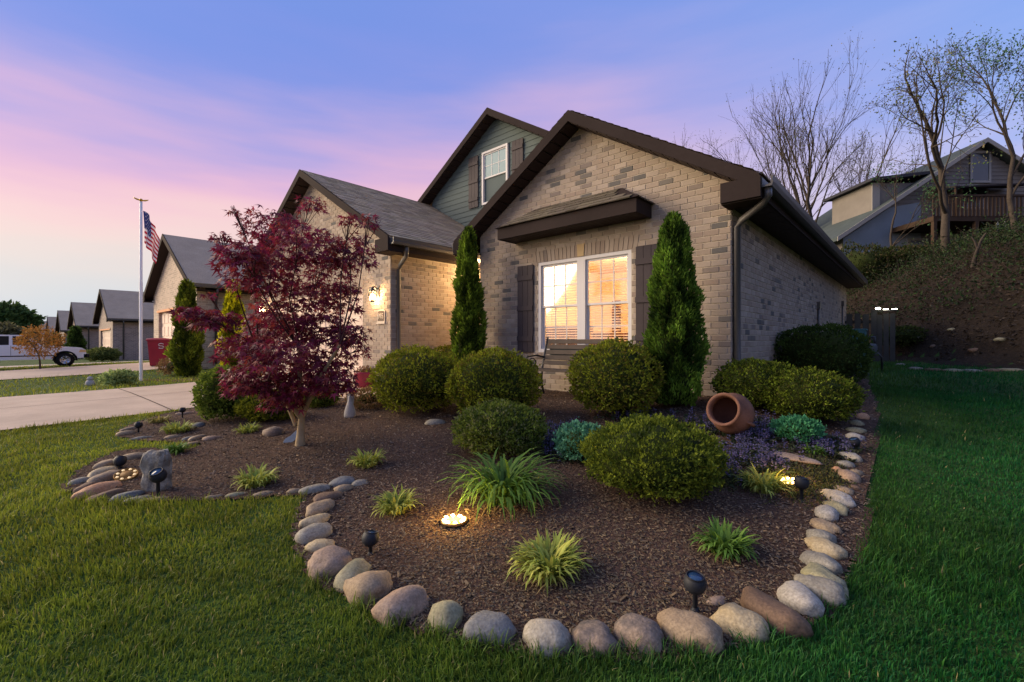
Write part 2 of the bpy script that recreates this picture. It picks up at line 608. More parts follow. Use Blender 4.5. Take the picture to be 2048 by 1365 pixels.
def brick_layout(o, u, n, rows, u0, u1, zbase, span, holes, seed, out):
    """o origin, u direction along wall, n outward normal. span(z)->(umin,umax). Collects (centre, length, tone)."""
    r = random.Random(seed)
    for k in range(rows):
        z0 = zbase + k * BH; zc = z0 + BH / 2
        a, b = span(zc)
        a = max(a, u0); b = min(b, u1)
        if b - a < .04: continue
        s = u0 - (BL / 2 if k % 2 else 0)
        while s < b:
            e0, e1 = max(s, a), min(s + BL, b)
            segs = [(e0, e1)]
            for (h0, h1, hz0, hz1) in holes:
                if hz0 < zc < hz1:
                    ns = []
                    for (p, q) in segs:
                        if q <= h0 or p >= h1: ns.append((p, q)); continue
                        if p < h0: ns.append((p, h0))
                        if q > h1: ns.append((h1, q))
                    segs = ns
            for (p, q) in segs:
                if q - p > .035:
                    tone = r.choices(range(len(BRICK_TONES)), BRICK_W)[0]
                    out.append((o + u * ((p + q) / 2) + Vector((0, 0, zc)), q - p - BG, tone, u, n, r.uniform(-.0012, .0025)))
            s += BL


_bm = {}


def brick_mesh(length, tone, axis):
    key = (round(length, 3), tone, axis)
    if key in _bm: return _bm[key]
    h = BH - BG; d = .03; c = .003
    L = length / 2; H = h / 2
    # front face at +n * .008, chamfered edge
    if axis == 'front':   # u=+x, n=-y
        vs = [(-L, .02, -H), (L, .02, -H), (L, .02, H), (-L, .02, H), (-L, -.003, -H), (L, -.003, -H), (L, -.003, H), (-L, -.003, H),
              (-L + c, -.006, -H + c), (L - c, -.006, -H + c), (L - c, -.006, H - c), (-L + c, -.006, H - c)]
    else:                 # u=+y, n=+x
        vs = [(-.02, -L, -H), (-.02, L, -H), (-.02, L, H), (-.02, -L, H), (.003, -L, -H), (.003, L, -H), (.003, L, H), (.003, -L, H),
              (.006, -L + c, -H + c), (.006, L - c, -H + c), (.006, L - c, H - c), (.006, -L + c, H - c)]
    fs = [(8, 9, 10, 11)]
    for i in range(4):
        j = (i + 1) % 4
        fs.append((i, j, j + 4, i + 4)); fs.append((i + 4, j + 4, j + 8, i + 8))
    me = bpy.data.meshes.new('brick'); me.from_pydata([tuple(v) for v in vs], [], fs); me.update()
    paint(me, BRICK_TONES[tone]); me.materials.append(M_brick)
    _bm[key] = me
    return me


def lay_bricks(bricks, parent, single, wallparts):
    """the bricks that show largest become objects of their own, the rest one part"""
    def size(b):
        d = b[0] - CAM
        s = d.dot(FW)
        px = 1024 + FPX * d.dot(RT) / max(s, .01); py = 682 - FPX * d.z / max(s, .01)
        vis = 0 < px < 2048 and b[1] > .12
        return (b[1] * BH * abs(d.dot(b[4])) / s ** 3) * (1 if vis else 0) * b[6]
    order = sorted(bricks, key=size, reverse=True)
    for b in order[:single]:
        ax = 'front' if abs(b[3].x) > .5 else 'side'
        me = brick_mesh(b[1], b[2], ax)
        o = bpy.data.objects.new('brick', me)
        COL.objects.link(o)
        w = wallparts[b[7]]
        o.parent = w
        o.location = b[0] + b[4] * b[5]
        if w.type == 'MESH':
            # wall meshes hang from the house empty with a net identity transform
            pass
    V = []; F = []; T = []
    for b in order[single:]:
        ax = 'front' if abs(b[3].x) > .5 else 'side'
        me = brick_mesh(b[1], b[2], ax)
        off = len(V)
        p = b[0] + b[4] * b[5]
        for v in me.vertices: V.append(v.co + p); T.append(BRICK_TONES[b[2]])
        for f in me.polygons: F.append([i + off for i in f.vertices])
    me = fast_mesh('brickwork', np.array(V), np.array(F), np.array(T))
    o = link('brickwork', me, M_brick, parent)
    o['kind'] = 'stuff'
    return o


def holed_wall(mb, axis, face, thick, u0, u1, z0, z1, holes):
    """rectangular wall with rectangular holes, cut in columns; axis 'x': face is a Y plane (outside -y); 'y': face is an X plane (outside +x)"""
    cuts = sorted({u0, u1} | {h[0] for h in holes} | {h[1] for h in holes})
    for a, b in zip(cuts[:-1], cuts[1:]):
        zs = [(z0, z1)]
        for h in holes:
            if h[0] <= a and h[1] >= b:
                ns = []
                for (p, q) in zs:
                    if h[2] > p: ns.append((p, min(q, h[2])))
                    if h[3] < q: ns.append((max(p, h[3]), q))
                zs = ns
        for (p, q) in zs:
            if axis == 'x': mb.box((a, face, p), (b, face + thick, q))
            else: mb.box((face - thick, a, p), (face, b, q))


def shingle_slope(name, o, u, up, ulen, slen, parent, seed, expo=.135, tone=(168, 150, 126), clip=None):
    """lapped tabs: o eave corner, u unit along the eave, up unit up the slope"""
    r = np.random.default_rng(seed)
    nrm = u.cross(up).normalized()
    if nrm.z < 0: nrm = -nrm
    V = []; F = []; T = []
    base = np.array(L3(*tone))
    rows = int(slen / expo) + 1
    for k in range(rows):
        s0 = k * expo; s1 = min(s0 + expo * 1.05, slen)
        a = -r.uniform(0, .3)
        while a < ulen:
            w = r.uniform(.14, .32)
            p, q = max(a, 0), min(a + w, ulen)
            a += w
            if q - p < .02: continue
            if clip and not clip((p + q) / 2, s0): continue
            th = .006 + r.uniform(0, .007)
            drop = r.uniform(-.012, .006)
            b = len(V)
            g = .002
            for (uu, ss, hh) in ((p + g, s0 + drop, 0), (q - g, s0 + drop, 0), (q - g, s0 + drop, th + .004), (p + g, s0 + drop, th + .004), (q - g, s1, .003), (p + g, s1, .003)):
                V.append(o + u * uu + up * ss + nrm * hh)
            F += [(b, b + 1, b + 2, b + 3), (b + 3, b + 2, b + 4, b + 5)]
            t = base * r.uniform(.72, 1.22) * np.array([1, r.uniform(.97, 1.02), r.uniform(.93, 1.03)])
            T += [t] * 6
    me = fast_mesh(name, np.array(V), np.array(F), np.array(T))
    ob = link(name, me, M_shingle, parent)
    ob['kind'] = 'stuff'
    return ob


def gable_roof(parent, xa, xb, xr, ze, zr, y0, y1, th=.05, name='roof', mat_=None):
    """ridge along Y; xa/xb eave edges, xr ridge; a thin deck with real thickness"""
    mb = MB()
    for (xe) in (xa, xb):
        mb.prism([(xe, y0, ze), (xr, y0, zr), (xr, y0, zr - th), (xe, y0, ze - th)], (0, y1 - y0, 0))
    return mb.build(name, mat_ or M_roofplain, parent)


def rake_boards(parent, xa, xb, xr, ze, zr, y, depth=.172, thick=.03):
    for xe in (xa, xb):
        MB().prism([(xe, y, ze), (xr, y, zr), (xr, y, zr - depth), (xe, y, ze - depth)], (0, -thick, 0)).build('rake_board', M_trim, parent)


def gutter(parent, x, sgn, z, y0, y1, M=None):
    prof = [(0, 0), (.11, 0), (.125, .05), (.115, .06), (.125, .12), (.10, .12), (.10, .03), (.012, .012), (.012, .115), (0, .115)]
    MB().prism([(x + sgn * a, y0, z + b) for a, b in prof], (0, y1 - y0, 0)).build('gutter', M or M_gutter, parent)


def downspout(parent, pts, r=.042):
    """rectangular corrugated pipe"""
    return MB().tube(pts, r, 8, smooth=True).build('downspout', M_gutter, parent)


# ================================================================== THE BRICK HOUSE
H = empty('brick_house', (-4.1, 6.2, .45), 'tan brick house with dark gables and a lit twin window', 'house')
XL, XR, Y0, YB = -6.42, -1.81, 6.2, 18.1
XM = (XL + XR) / 2
ZW = 3.02                      # wall plate / soffit
ZE, ZR = 3.25, 4.90            # main roof edge and ridge
PIT = (ZR - ZE) / (XR + .4 - XM)
GX0, GX1, GY = -14.55, -7.75, 5.05
GXM = (GX0 + GX1) / 2
GZR = 5.43
DY, DXM, DZR = 8.6, -8.32, 7.30
DXA, DXB, DZE = -11.3, -5.34, 5.48

WIN = (-4.965, -3.20, 1.11, 2.66)
GD = (-13.6, -8.8, .30, 2.42)


def gable_poly(x0, x1, xm, zr, y):
    zc = ZE + .4 * (zr - ZE) / (xm - x0 + .4) - .16
    return [(x0, y, ZW), (x1, y, ZW), (x1, y, zc), (xm, y, zr - .16), (x0, y, zc)]


# --- brick walls (mortar backing); each wall is a part, its bricks are its pieces
mb = MB(); holed_wall(mb, 'x', Y0, .20, XL, XR - .001, .05, ZW, [WIN])
zt = ZE - .10
mb.prism(gable_poly(XL, XR - .001, XM, ZR, Y0), (0, .20, 0))
wall_front = mb.build('front_wall', M_mortar, H)
mb = MB(); mb.box((XR - .2, Y0 + .201, .05), (XR, YB, ZW)); wall_side = mb.build('side_wall', M_mortar, H)
mb = MB(); holed_wall(mb, 'x', GY, .2, GX0, GX1 - .001, .1, ZW, [GD]); mb.prism(gable_poly(GX0, GX1 - .001, GXM, GZR, GY), (0, .2, 0))
wall_garage = mb.build('garage_wall', M_mortar, H)
mb = MB(); mb.box((GX1 - .2, GY + .201, .1), (GX1, 8.2, ZW)); wall_return = mb.build('garage_side_wall', M_mortar, H)
mb = MB()
mb.box((XL, Y0 + .201, .05), (XL + .2, 8.2, ZW)); mb.box((GX1, 8.201, .05), (XL + .2, 8.4, ZW))
mb.box((GX0, 8.2, .05), (GX0 + .2, YB, ZW)); mb.box((GX0, GY + .201, .1), (GX0 + .2, 8.199, ZW)); mb.box((GX0 + .2, YB - .2, .05), (XR - .201, YB, ZW))
mb.build('back_and_porch_walls', M_mortar, H)

bricks = []


def put(o, u, n, rows, u0, u1, zb, span, holes, seed, weight, wall):
    tmp = []
    brick_layout(o, u, n, rows, u0, u1, zb, span, holes, seed, tmp)
    for b in tmp: bricks.append(b + (weight, wall))


WALLS = [wall_front, wall_side, wall_garage, wall_return]
UX, UY = Vector((1, 0, 0)), Vector((0, 1, 0))
nF, nS = Vector((0, -1, 0)), Vector((1, 0, 0))


def gable_span(x0, x1, xm, zr):
    def f(z):
        if z < ZW: return (x0, x1)
        hw = (zr - .13 - z) * (xm - x0 + .4) / (zr - ZE)
        return (max(x0, xm - hw), min(x1, xm + hw))
    return f


LINT = (WIN[0] - .10, WIN[1] + .10, WIN[3], WIN[3] + .205)
SILL = (WIN[0] - .08, WIN[1] + .08, WIN[2] - .09, WIN[2])
put(Vector((0, Y0, 0)), UX, nF, 58, XL, XR, .08, gable_span(XL, XR, XM, ZR), [WIN, LINT, SILL], 3, 1, 0)
put(Vector((XR, 0, 0)), UY, nS, 36, Y0 + .0, YB, .08, lambda z: (Y0, YB), [], 5, 1, 1)
put(Vector((0, GY, 0)), UX, nF, 64, GX0, GX1, .15, gable_span(GX0, GX1, GXM, GZR), [GD, (GD[0] - .05, GD[1] + .05, GD[3], GD[3] + .2)], 8, .6, 2)
put(Vector((GX1, 0, 0)), UY, nS, 35, GY, 8.2, .15, lambda z: (GY, 8.2), [], 9, 1, 3)
lay_bricks(bricks, H, 300, WALLS)


# soldier courses (upright bricks) over the window and the garage door, with a keystone
def soldier(wall, x0, x1, z0, z1, y, key=True, tones=(0, 1, 2, 4, 6, 8)):
    n = int((x1 - x0) / .078); w = (x1 - x0) / n
    r = random.Random(4)
    mid = n // 2
    for i in range(n):
        a = x0 + i * w; b = a + w
        is_key = key and i == mid
        k = .0 if not key else (i + .5 - n / 2) / n * .06
        if is_key: a -= .025; b += .025
        elif key and i == mid - 1: b -= .025
        elif key and i == mid + 1: a += .025
        pr = .020 if is_key else .010
        m_ = MB().prism([(a + .005, y - pr, z0 + .004), (b - .005, y - pr, z0 + .004), (b - .005 + k + (.012 if is_key else 0), y - pr, z1 - .004), (a + .005 + k - (.012 if is_key else 0), y - pr, z1 - .004)], (0, pr + .02, 0)).mesh('soldier_brick')
        paint(m_, BRICK_TONES[r.choice(tones)] if not is_key else L3(186, 160, 120))
        link('soldier_brick' if not is_key else 'keystone', m_, M_brick, wall)


soldier(wall_front, LINT[0], LINT[1], LINT[2], LINT[3], Y0)
soldier(wall_garage, GD[0] - .05, GD[1] + .05, GD[3], GD[3] + .2, GY, False)
# brick sill of the window: headers on edge, sloping out
n = 19; w = (SILL[1] - SILL[0]) / n
for i in range(n):
    a = SILL[0] + i * w
    m_ = MB().prism([(a + .004, Y0 + .05, SILL[2]), (a + .004, Y0 - .05, SILL[2] - .005), (a + .004, Y0 - .05, SILL[3] - .022), (a + .004, Y0 + .05, SILL[3] - .004)], (w - .008, 0, 0)).mesh('sill_brick')
    paint(m_, BRICK_TONES[rnd.choice((0, 1, 3, 4, 6))]); link('sill_brick', m_, M_brick, wall_front)

# --- roofs
gable_roof(H, XL - .4, XR + .4, XM, ZE, ZR, Y0 - .30, YB + .3)
rake_boards(H, XL - .4, XR + .4, XM, ZE + .012, ZR + .012, Y0 - .30)
gable_roof(H, GX0 - .4, GX1 + .4, GXM, ZE, GZR, GY - .30, 12.5, name='garage_roof')
rake_boards(H, GX0 - .4, GX1 + .4, GXM, ZE + .012, GZR + .012, GY - .30)
gable_roof(H, DXA, DXB, DXM, DZE, DZR, DY - .30, 17.5, name='upper_roof')
rake_boards(H, DXA, DXB, DXM, DZE + .012, DZR + .012, DY - .30, .165)
# shingles on the slopes that face the garden
sl = Vector((GXM - (GX1 + .4), 0, GZR - ZE)); sln = sl.length
shingle_slope('shingles', Vector((GX1 + .4 + .02, GY - .31, ZE + .004)), UY, sl.normalized(), 8.0, sln, H, 21)
sl2 = Vector((XM - (XR + .4), 0, ZR - ZE))
shingle_slope('shingles', Vector((XR + .4 + .03, Y0 - .315, ZE + .004)), UY, sl2.normalized(), YB - Y0 + .6, sl2.length, H, 22)
sl3 = Vector((XM - (XL - .4), 0, ZR - ZE))
shingle_slope('shingles', Vector((XL - .4 - .03, Y0 - .315, ZE + .004)), UY, sl3.normalized(), YB - Y0 + .6, sl3.length, H, 23)
sl4 = Vector((DXM - DXA, 0, DZR - DZE))
shingle_slope('shingles', Vector((DXA - .03, DY - .315, DZE + .004)), UY, sl4.normalized(), 8.0, sl4.length, H, 24)
sl5 = Vector((GXM - (GX0 - .4), 0, GZR - ZE))
shingle_slope('shingles', Vector((GX0 - .42, GY - .31, ZE + .004)), UY, sl5.normalized(), 8.0, sl5.length, H, 26)
# ridge caps
for (x, z, ya, yb) in ((XM, ZR, Y0 - .31, YB), (GXM, GZR, GY + .45, 8.5), (DXM, DZR, DY - .31, 16)):
    MB().prism([(x - .13, ya, z - .06), (x, ya, z + .022), (x + .13, ya, z - .06), (x + .125, ya, z - .075), (x, ya, z + .002), (x - .125, ya, z - .075)], (0, yb - ya, 0)).build('ridge_cap', mat('ridge_vent', L3(60, 56, 54), .9), H)


# soffits under the rakes and eaves, with grooves as separate strips
def rake_soffit(xa, xb, xr, ze, zr, y0, y1):
    for xe in (xa, xb):
        d = Vector((xr - xe, 0, zr - ze)); n_ = 16
        mbx = MB()
        for i in range(n_):
            p = Vector((xe, y0, ze - .168)) + d * (i / n_ + .004); q = Vector((xe, y0, ze - .168)) + d * ((i + 1) / n_ - .004)
            mbx.prism([p, q, q + Vector((0, 0, .012)), p + Vector((0, 0, .012))], (0, y1 - y0, 0))
        mbx.build('rake_soffit', M_soffit, H)


rake_soffit(XL - .4, XR + .4, XM, ZE, ZR, Y0 - .30, Y0 + .01)
rake_soffit(GX0 - .4, GX1 + .4, GXM, ZE, GZR, GY - .30, GY + .01)
rake_soffit(DXA, DXB, DXM, DZE, DZR, DY - .30, DY + .01)


def eave(xw, sgn, y0, y1, over=.40):
    xe = xw + sgn * over
    a, b = min(xw, xe), max(xw, xe)
    m_ = MB()
    yy = y0
    while yy < y1:
        e = min(yy + .30, y1)
        m_.box((a, yy + .004, ZW - .012), (b, e - .004, ZW))
        yy = e
    m_.box((a, y0, ZW + .001), (b, y1, ZW + .012))
    m_.build('eave_soffit', M_soffit, H)
    MB().box((xe - .012, y0, ZW - .02), (xe + .012, y1, ZE - .03)).build('fascia', M_trim, H)
    gutter(H, xe + sgn * .013, sgn, ZE - .15, y0, y1)


eave(XR, 1, Y0 - .29, YB + .25)
eave(GX1, 1, GY - .29, 8.2)
eave(XL, -1, Y0 - .29, 8.2, .36)
eave(GX0, -1, GY - .29, 12)
# boxed returns at the gable ends
for (x0, x1, y, yb) in ((XR - .03, XR + .415, Y0 - .335, Y0 - .296), (XL - .415, XL + .03, Y0 - .335, Y0 - .296), (GX1 - .03, GX1 + .415, GY - .335, GY - .296), (GX0 - .415, GX0 + .03, GY - .335, GY - .296)):
    MB().box((x0, y, ZW - .03), (x1, yb, ZE - .02)).box((x0, yb, ZW - .045), (x1, y + .34, ZW - .025)).build('gable_return', M_trim, H)
# downspouts with their elbows
downspout(H, [(XR + .47, Y0 - .22, ZE - .15), (XR + .47, Y0 - .22, ZE - .24), (XR + .40, Y0 - .14, ZE - .30), (XR + .12, Y0 + .02, ZE - .42), (XR + .055, Y0 + .05, ZE - .50), (XR + .055, Y0 + .05, .75), (XR + .11, Y0 + .02, .64)], .043)
downspout(H, [(GX1 + .46, GY + .05, ZE - .15), (GX1 + .46, GY + .05, ZE - .25), (GX1 + .40, GY + .08, ZE - .32), (GX1 + .12, GY + .13, ZE - .46), (GX1 + .06, GY + .14, ZE - .55), (GX1 + .06, GY + .14, .55), (GX1 + .14, GY + .14, .45)], .043)

# conduits and a vent on the side wall
for (yy, z0, z1) in ((12.6, 1.2, 2.05), (16.9, .9, 2.35)):
    MB().tube([(XR + .03, yy, z0), (XR + .03, yy, z1)], .022, 8).box((XR + .001, yy - .06, z1), (XR + .07, yy + .06, z1 + .16)).build('conduit', M_gutter, H)

# --- the siding gable above
gw = MB().prism([(DXA + .3, DY + .012, 3.3), (DXB - .3, DY + .012, 3.3), (DXB - .3, DY + .012, DZE - .02), (DXM, DY + .012, DZR - .2), (DXA + .3, DY + .012, DZE - .02)], (0, 8.5, 0)).build('upper_wall', M_siding, H)
DW = (-8.80, -7.86, 3.95, 5.04 + 1.3)
DW = (-8.80, -7.86, 4.95, 6.36)
kz = 3.9
while kz < DZR - .35:
    z1 = kz + .155
    def half(z):
        return min(2.62, (DZR - .16 - z) * (DXM - DXA) / (DZR - DZE))
    h0, h1 = half(kz), max(half(z1), .02)
    spans = [((DXM - h0, DXM + h0), (DXM - h1, DXM + h1))]
    if DW[2] - .06 < (kz + z1) / 2 < DW[3] + .06:
        spans = [((DXM - h0, DW[0] - .07), (DXM - h1, DW[0] - .07)), ((DW[1] + .07, DXM + h0), (DW[1] + .07, DXM + h1))]
    for (a0, b0), (a1, b1) in spans:
        if b0 - a0 < .05 or b1 - a1 < .02: continue
        MB().add([(a0, DY - .016, kz), (b0, DY - .016, kz), (b1, DY - .003, z1), (a1, DY - .003, z1), (a0, DY + .011, kz), (b0, DY + .011, kz), (b1, DY + .011, z1), (a1, DY + .011, z1)],
                 [(0, 1, 2, 3), (5, 4, 7, 6), (4, 5, 1, 0), (3, 2, 6, 7), (4, 0, 3, 7), (1, 5, 6, 2)]).build('siding_board', M_siding, gw)
    kz += .145


def make_window(parent, name, x0, x1, z0, z1, y, units, cols, rows, blind=False, deep=.09, fw=.055, gl=None, back=None):
    """double hung sashes side by side; the frame is the part, everything else its pieces"""
    mbf = MB()
    mbf.box((x0, y - .018, z1 - fw), (x1, y + deep, z1)); mbf.box((x0, y - .018, z0), (x1, y + deep, z0 + fw))
    mbf.box((x0, y - .018, z0 + fw), (x0 + fw, y + deep, z1 - fw)); mbf.box((x1 - fw, y - .018, z0 + fw), (x1, y + deep, z1 - fw))
    ux = (x1 - x0) / units
    for i in range(1, units):
        c = x0 + i * ux
        mbf.box((c - .075, y - .022, z0 + fw), (c + .075, y + deep, z1 - fw))
    fr = mbf.build(name, M_vinyl, parent)
    g = gl or M_glass
    for i in range(units):
        a = x0 + i * ux + (fw if i == 0 else .075); b = x0 + (i + 1) * ux - (fw if i == units - 1 else .075)
        zm = (z0 + z1) / 2
        for (p, q, yo) in ((z0 + fw, zm + .015, .045), (zm - .015, z1 - fw, .012)):
            s = .034
            sm = MB().box((a, y + yo, p), (b, y + yo + .03, p + s)).box((a, y + yo, q - s), (b, y + yo + .03, q)).box((a, y + yo, p + s), (a + s, y + yo + .03, q - s)).box((b - s, y + yo, p + s), (b, y + yo + .03, q - s))
            sm.build('sash', M_vinyl, fr)
            ga, gb, gp, gq = a + s, b - s, p + s, q - s
            cw = (gb - ga) / cols; ch = (gq - gp) / rows
            mm = MB()
            for c in range(1, cols): mm.box((ga + c * cw - .008, y + yo + .008, gp), (ga + c * cw + .008, y + yo + .022, gq))
            for r_ in range(1, rows): mm.box((ga, y + yo + .009, gp + r_ * ch - .008), (gb, y + yo + .021, gp + r_ * ch + .008))
            mm.build('muntin', M_vinyl, fr)
            for c in range(cols):
                for r_ in range(rows):
                    MB().box((ga + c * cw + .001, y + yo + .0135, gp + r_ * ch + .001), (ga + (c + 1) * cw - .001, y + yo + .0165, gp + (r_ + 1) * ch - .001)).build('pane', g, fr)
    if blind:
        for i in range(units):
            a = x0 + i * ux + .03; b = x0 + (i + 1) * ux - .03
            mm = MB(); z = z0 + .06
            while z < z1 - .06:
                mm.add([(a, y + .115, z), (b, y + .115, z), (b, y + .150, z + .018), (a, y + .150, z + .018)], [(0, 1, 2, 3)])
                z += .042
            for f in (.2, .8):
                mm.box((a + (b - a) * f - .002, y + .11, z0 + .06), (a + (b - a) * f + .002, y + .112, z1 - .06))
            mm.build('blind', M_slat, fr)
    return fr


make_window(H, 'window', WIN[0], WIN[1], WIN[2], WIN[3], Y0 + .02, 2, 3, 2, blind=True)
M_glass_blue = mat('dusk_glass', L3(84, 124, 138), .35, spec=.35, var=(1.5, .15))
make_window(H, 'gable_window', DW[0], DW[1], DW[2], DW[3], DY - .03, 1, 3, 2, gl=M_glass_blue, deep=.045)
box_obj('attic_backing', (DW[0] + .05, DY + .014, DW[2] + .05), (DW[1] - .05, DY + .02, DW[3] - .05), mat('attic_dark', L3(70, 96, 106), .9), H)


def shutter(x0, x1, z0, z1, y):
    n_ = 3; w_ = (x1 - x0) / n_
    back = MB().box((x0 + .004, y - .006, z0 + .01), (x1 - .004, y - .002, z1 - .01)).build('shutter', M_shut, H)
    for i in range(n_):
        MB().box((x0 + i * w_ + .003, y - .026, z0), (x0 + (i + 1) * w_ - .003, y - .006, z1)).build('shutter_board', M_shut, back)
    for zz in (z0 + .13 * (z1 - z0), z0 + .48 * (z1 - z0), z0 + .83 * (z1 - z0)):
        MB().box((x0 + .002, y - .044, zz), (x1 - .002, y - .0265, zz + .085)).build('shutter_batten', M_shut, back)


shutter(-5.42, -5.06, 1.10, 2.64, Y0 - .010)
shutter(-3.115, -2.755, 1.10, 2.68, Y0 - .010)
shutter(-9.32, -8.95, 4.95, 6.34, DY - .02)
shutter(-7.71, -7.34, 4.95, 6.34, DY - .02)

# --- the bracket roof over the window
AX0, AX1, AYF, AZ0, AZ1, AZT = -5.49, -2.88, 5.72, 3.06, 3.25, 3.60
aw = MB().box((AX0, AYF, AZ0), (AX1, AYF + .025, AZ1)).box((AX0, AYF + .0255, AZ0), (AX0 + .025, Y0 - .012, AZ1)).box((AX1 - .025, AYF + .0255, AZ0), (AX1, Y0 - .012, AZ1)).build('window_canopy', M_trim, H)
mm = MB(); xx = AX0 + .026
while xx < AX1 - .03:
    mm.box((xx, AYF + .026, AZ0 + .012), (min(xx + .085, AX1 - .026), Y0 - .012, AZ0 + .022)); xx += .09
mm.box((AX0 + .026, AYF + .026, AZ0 + .0225), (AX1 - .026, Y0 - .012, AZ0 + .03))
mm.build('canopy_soffit', M_soffit, aw)
e0 = Vector((AX0 - .04, AYF - .04, AZ1 + .004)); e1 = Vector((AX1 + .04, AYF - .04, AZ1 + .004)); w0 = Vector((AX0 - .04, Y0 - .012, AZ1 + .004)); w1 = Vector((AX1 + .04, Y0 - .012, AZ1 + .004))
t0 = Vector((AX0 + .46, Y0 - .012, AZT)); t1 = Vector((AX1 - .46, Y0 - .012, AZT))
MB().add([e0, e1, t1, t0, w0, w1], [(0, 1, 2, 3), (0, 3, 4), (1, 5, 2), (0, 4, 5, 1), (4, 3, 2, 5)]).build('canopy_deck', M_trim, aw)
su = (t0 - e0); upv = Vector((0, su.y, su.z)); sl_ = upv.length
nup = upv.normalized()
run = (t0.x - e0.x)
shingle_slope('canopy_shingles', e0 + Vector((0, 0, .004)), UX, nup, (e1 - e0).x, sl_, aw, 31, expo=.125, tone=(98, 90, 78),
              clip=lambda a, s: run * ((s + .06) / sl_) + .1 < a and a < (e1.x - e0.x) - run * ((s + .06) / sl_) - .1)
for (ee, ww, tt, sg) in ((e1, w1, t1, -1),):
    up_ = Vector((tt.x - ee.x, 0, tt.z - ee.z)); ln = up_.length; dy = (ww - ee).y
    shingle_slope('canopy_shingles', ee + Vector((0, 0, .004)), UY, up_.normalized(), dy, ln, aw, 32, expo=.125, tone=(98, 90, 78), clip=lambda a, s: a > dy * (s + .06) / ln + .07)

# --- garage door, panels as pieces
gdo = MB().box((GD[0], GY + .10, GD[2]), (GD[1], GY + .13, GD[3])).build('garage_door', M_gdoor, H)
for r_ in range(4):
    for c in range(8):
        a = GD[0] + c * (GD[1] - GD[0]) / 8 + .05; b = a + (GD[1] - GD[0]) / 8 - .10
        p = GD[2] + r_ * (GD[3] - GD[2]) / 4 + .07; q = p + (GD[3] - GD[2]) / 4 - .14
        MB().add([(a, GY + .099, p), (b, GY + .099, p), (b, GY + .099, q), (a, GY + .099, q), (a + .035, GY + .082, p + .035), (b - .035, GY + .082, p + .035), (b - .035, GY + .082, q - .035), (a + .035, GY + .082, q - .035)],
                 [(4, 5, 6, 7), (0, 1, 5, 4), (1, 2, 6, 5), (2, 3, 7, 6), (3, 0, 4, 7)]).build('door_panel', M_gdoor, gdo)
MB().box((GD[0] - .0, GY + .02, GD[2]), (GD[0] + .06, GY + .099, GD[3])).box((GD[1] - .06, GY + .02, GD[2]), (GD[1], GY + .099, GD[3])).box((GD[0] + .06, GY + .02, GD[3] - .06), (GD[1] - .06, GY + .099, GD[3])).build('door_jamb', M_gdoor, H)

# --- the porch: ceiling, door, lamp
MB().box((GX1 + .41, GY + 1.5, ZW + .02), (XL - .37, 8.2, ZW + .05)).build('porch_ceiling', M_vinyl, H)
pd = MB().box((-7.5, 8.15, .5), (-6.65, 8.2, 2.55)).build('front_door', mat('door_paint', L3(110, 50, 40), .4), H)
MB().lathe([(.0, 0), (.03, 0), (.03, .02), (.012, .03), (.03, .05), (.028, .07), (0, .08)], (-6.75, 8.15, 1.45), 12, (0, -1, 0)).build('door_knob', mat('brass', L3(190, 150, 80), .3, metal=1), pd)
pl = MB().lathe([(0, 0), (.09, 0), (.10, -.05), (.07, -.10), (0, -.12)], (-7.05, 7.2, ZW + .02), 14).build('porch_lamp', mat('porch_glow', (1, .8, .5), .5, emit=((1, .62, .25), 9)), H)
point_light('porch_bulb', (-7.05, 7.2, ZW - .22), 85, (1, .66, .32), .06, H)

# --- the room behind the window
rm = MB()
rx0, rx1, ry0, ry1, rz0, rz1 = -6.1, -2.1, Y0 + .21, 10.2, .62, 3.0
rm.box((rx0, ry1, rz0), (rx1, ry1 + .05, rz1)).box((rx0 - .05, ry0, rz0), (rx0, ry1, rz1)).box((rx1, ry0, rz0), (rx1 + .05, ry1, rz1)).box((rx0, ry0, rz1), (rx1, ry1, rz1 + .05)).box((rx0, ry0, rz0 - .05), (rx1, ry1, rz0))
rm.build('living_room', M_wall_in, H)
M_dk = mat('dark_wood', L3(92, 58, 34), .5)
dr = MB()
for (a, b, z1_) in ((-5.75, -5.55, 2.3), (-4.55, -4.42, 2.2), (-3.55, -3.35, 2.35), (-2.75, -2.6, 2.3)):
    dr.box((a, ry1 - .08, rz0), (b, ry1 - .002, z1_))
dr.box((-5.9, 9.0, rz0), (-4.9, 9.6, 1.5)).box((-3.3, 8.9, rz0), (-2.4, 9.5, 1.25)).box((-5.3, ry1 - .06, 1.7), (-4.75, ry1 - .003, 2.3)).box((-4.2, 7.4, rz0), (-3.2, 7.9, 1.42)).box((-6.0, 7.6, rz0), (-5.1, 8.2, 1.62)).box((-4.3, ry1 - .06, rz0), (-3.65, ry1 - .003, 2.15))
dr.build('room_furniture', M_dk, H)
fan = MB().lathe([(0, 0), (.1, 0), (.1, .12), (.03, .14), (.03, .3)], (-3.6, 8.6, 2.62), 12)
for k in range(5):
    q = k * 2 * math.pi / 5 + .3
    fan.prism([Vector((-3.6, 8.6, 2.68)) + Vector((math.cos(q + dq) * rr, math.sin(q + dq) * rr, 0)) for dq, rr in ((-.3, .14), (.3, .14), (.11, .62), (-.11, .62))], (0, 0, .012))
fan.build('ceiling_fan', M_dk, H)
point_light('room_lamp', (-4.1, 8.0, 2.72), 170, (1, .78, .50), .12, H)
point_light('table_lamp', (-3.0, 9.1, 1.55), 60, (1, .60, .28), .08, H)
lp = MB().lathe([(.06, 0), (.06, .02), (.015, .04), (.015, .2), (.14, .2), (.09, .42), (0, .42)], (-2.95, 9.2, 1.25), 14).build('table_lamp_shade', mat('lampshade', (1, .85, .6), .8, emit=((1, .66, .3), 4)), H)

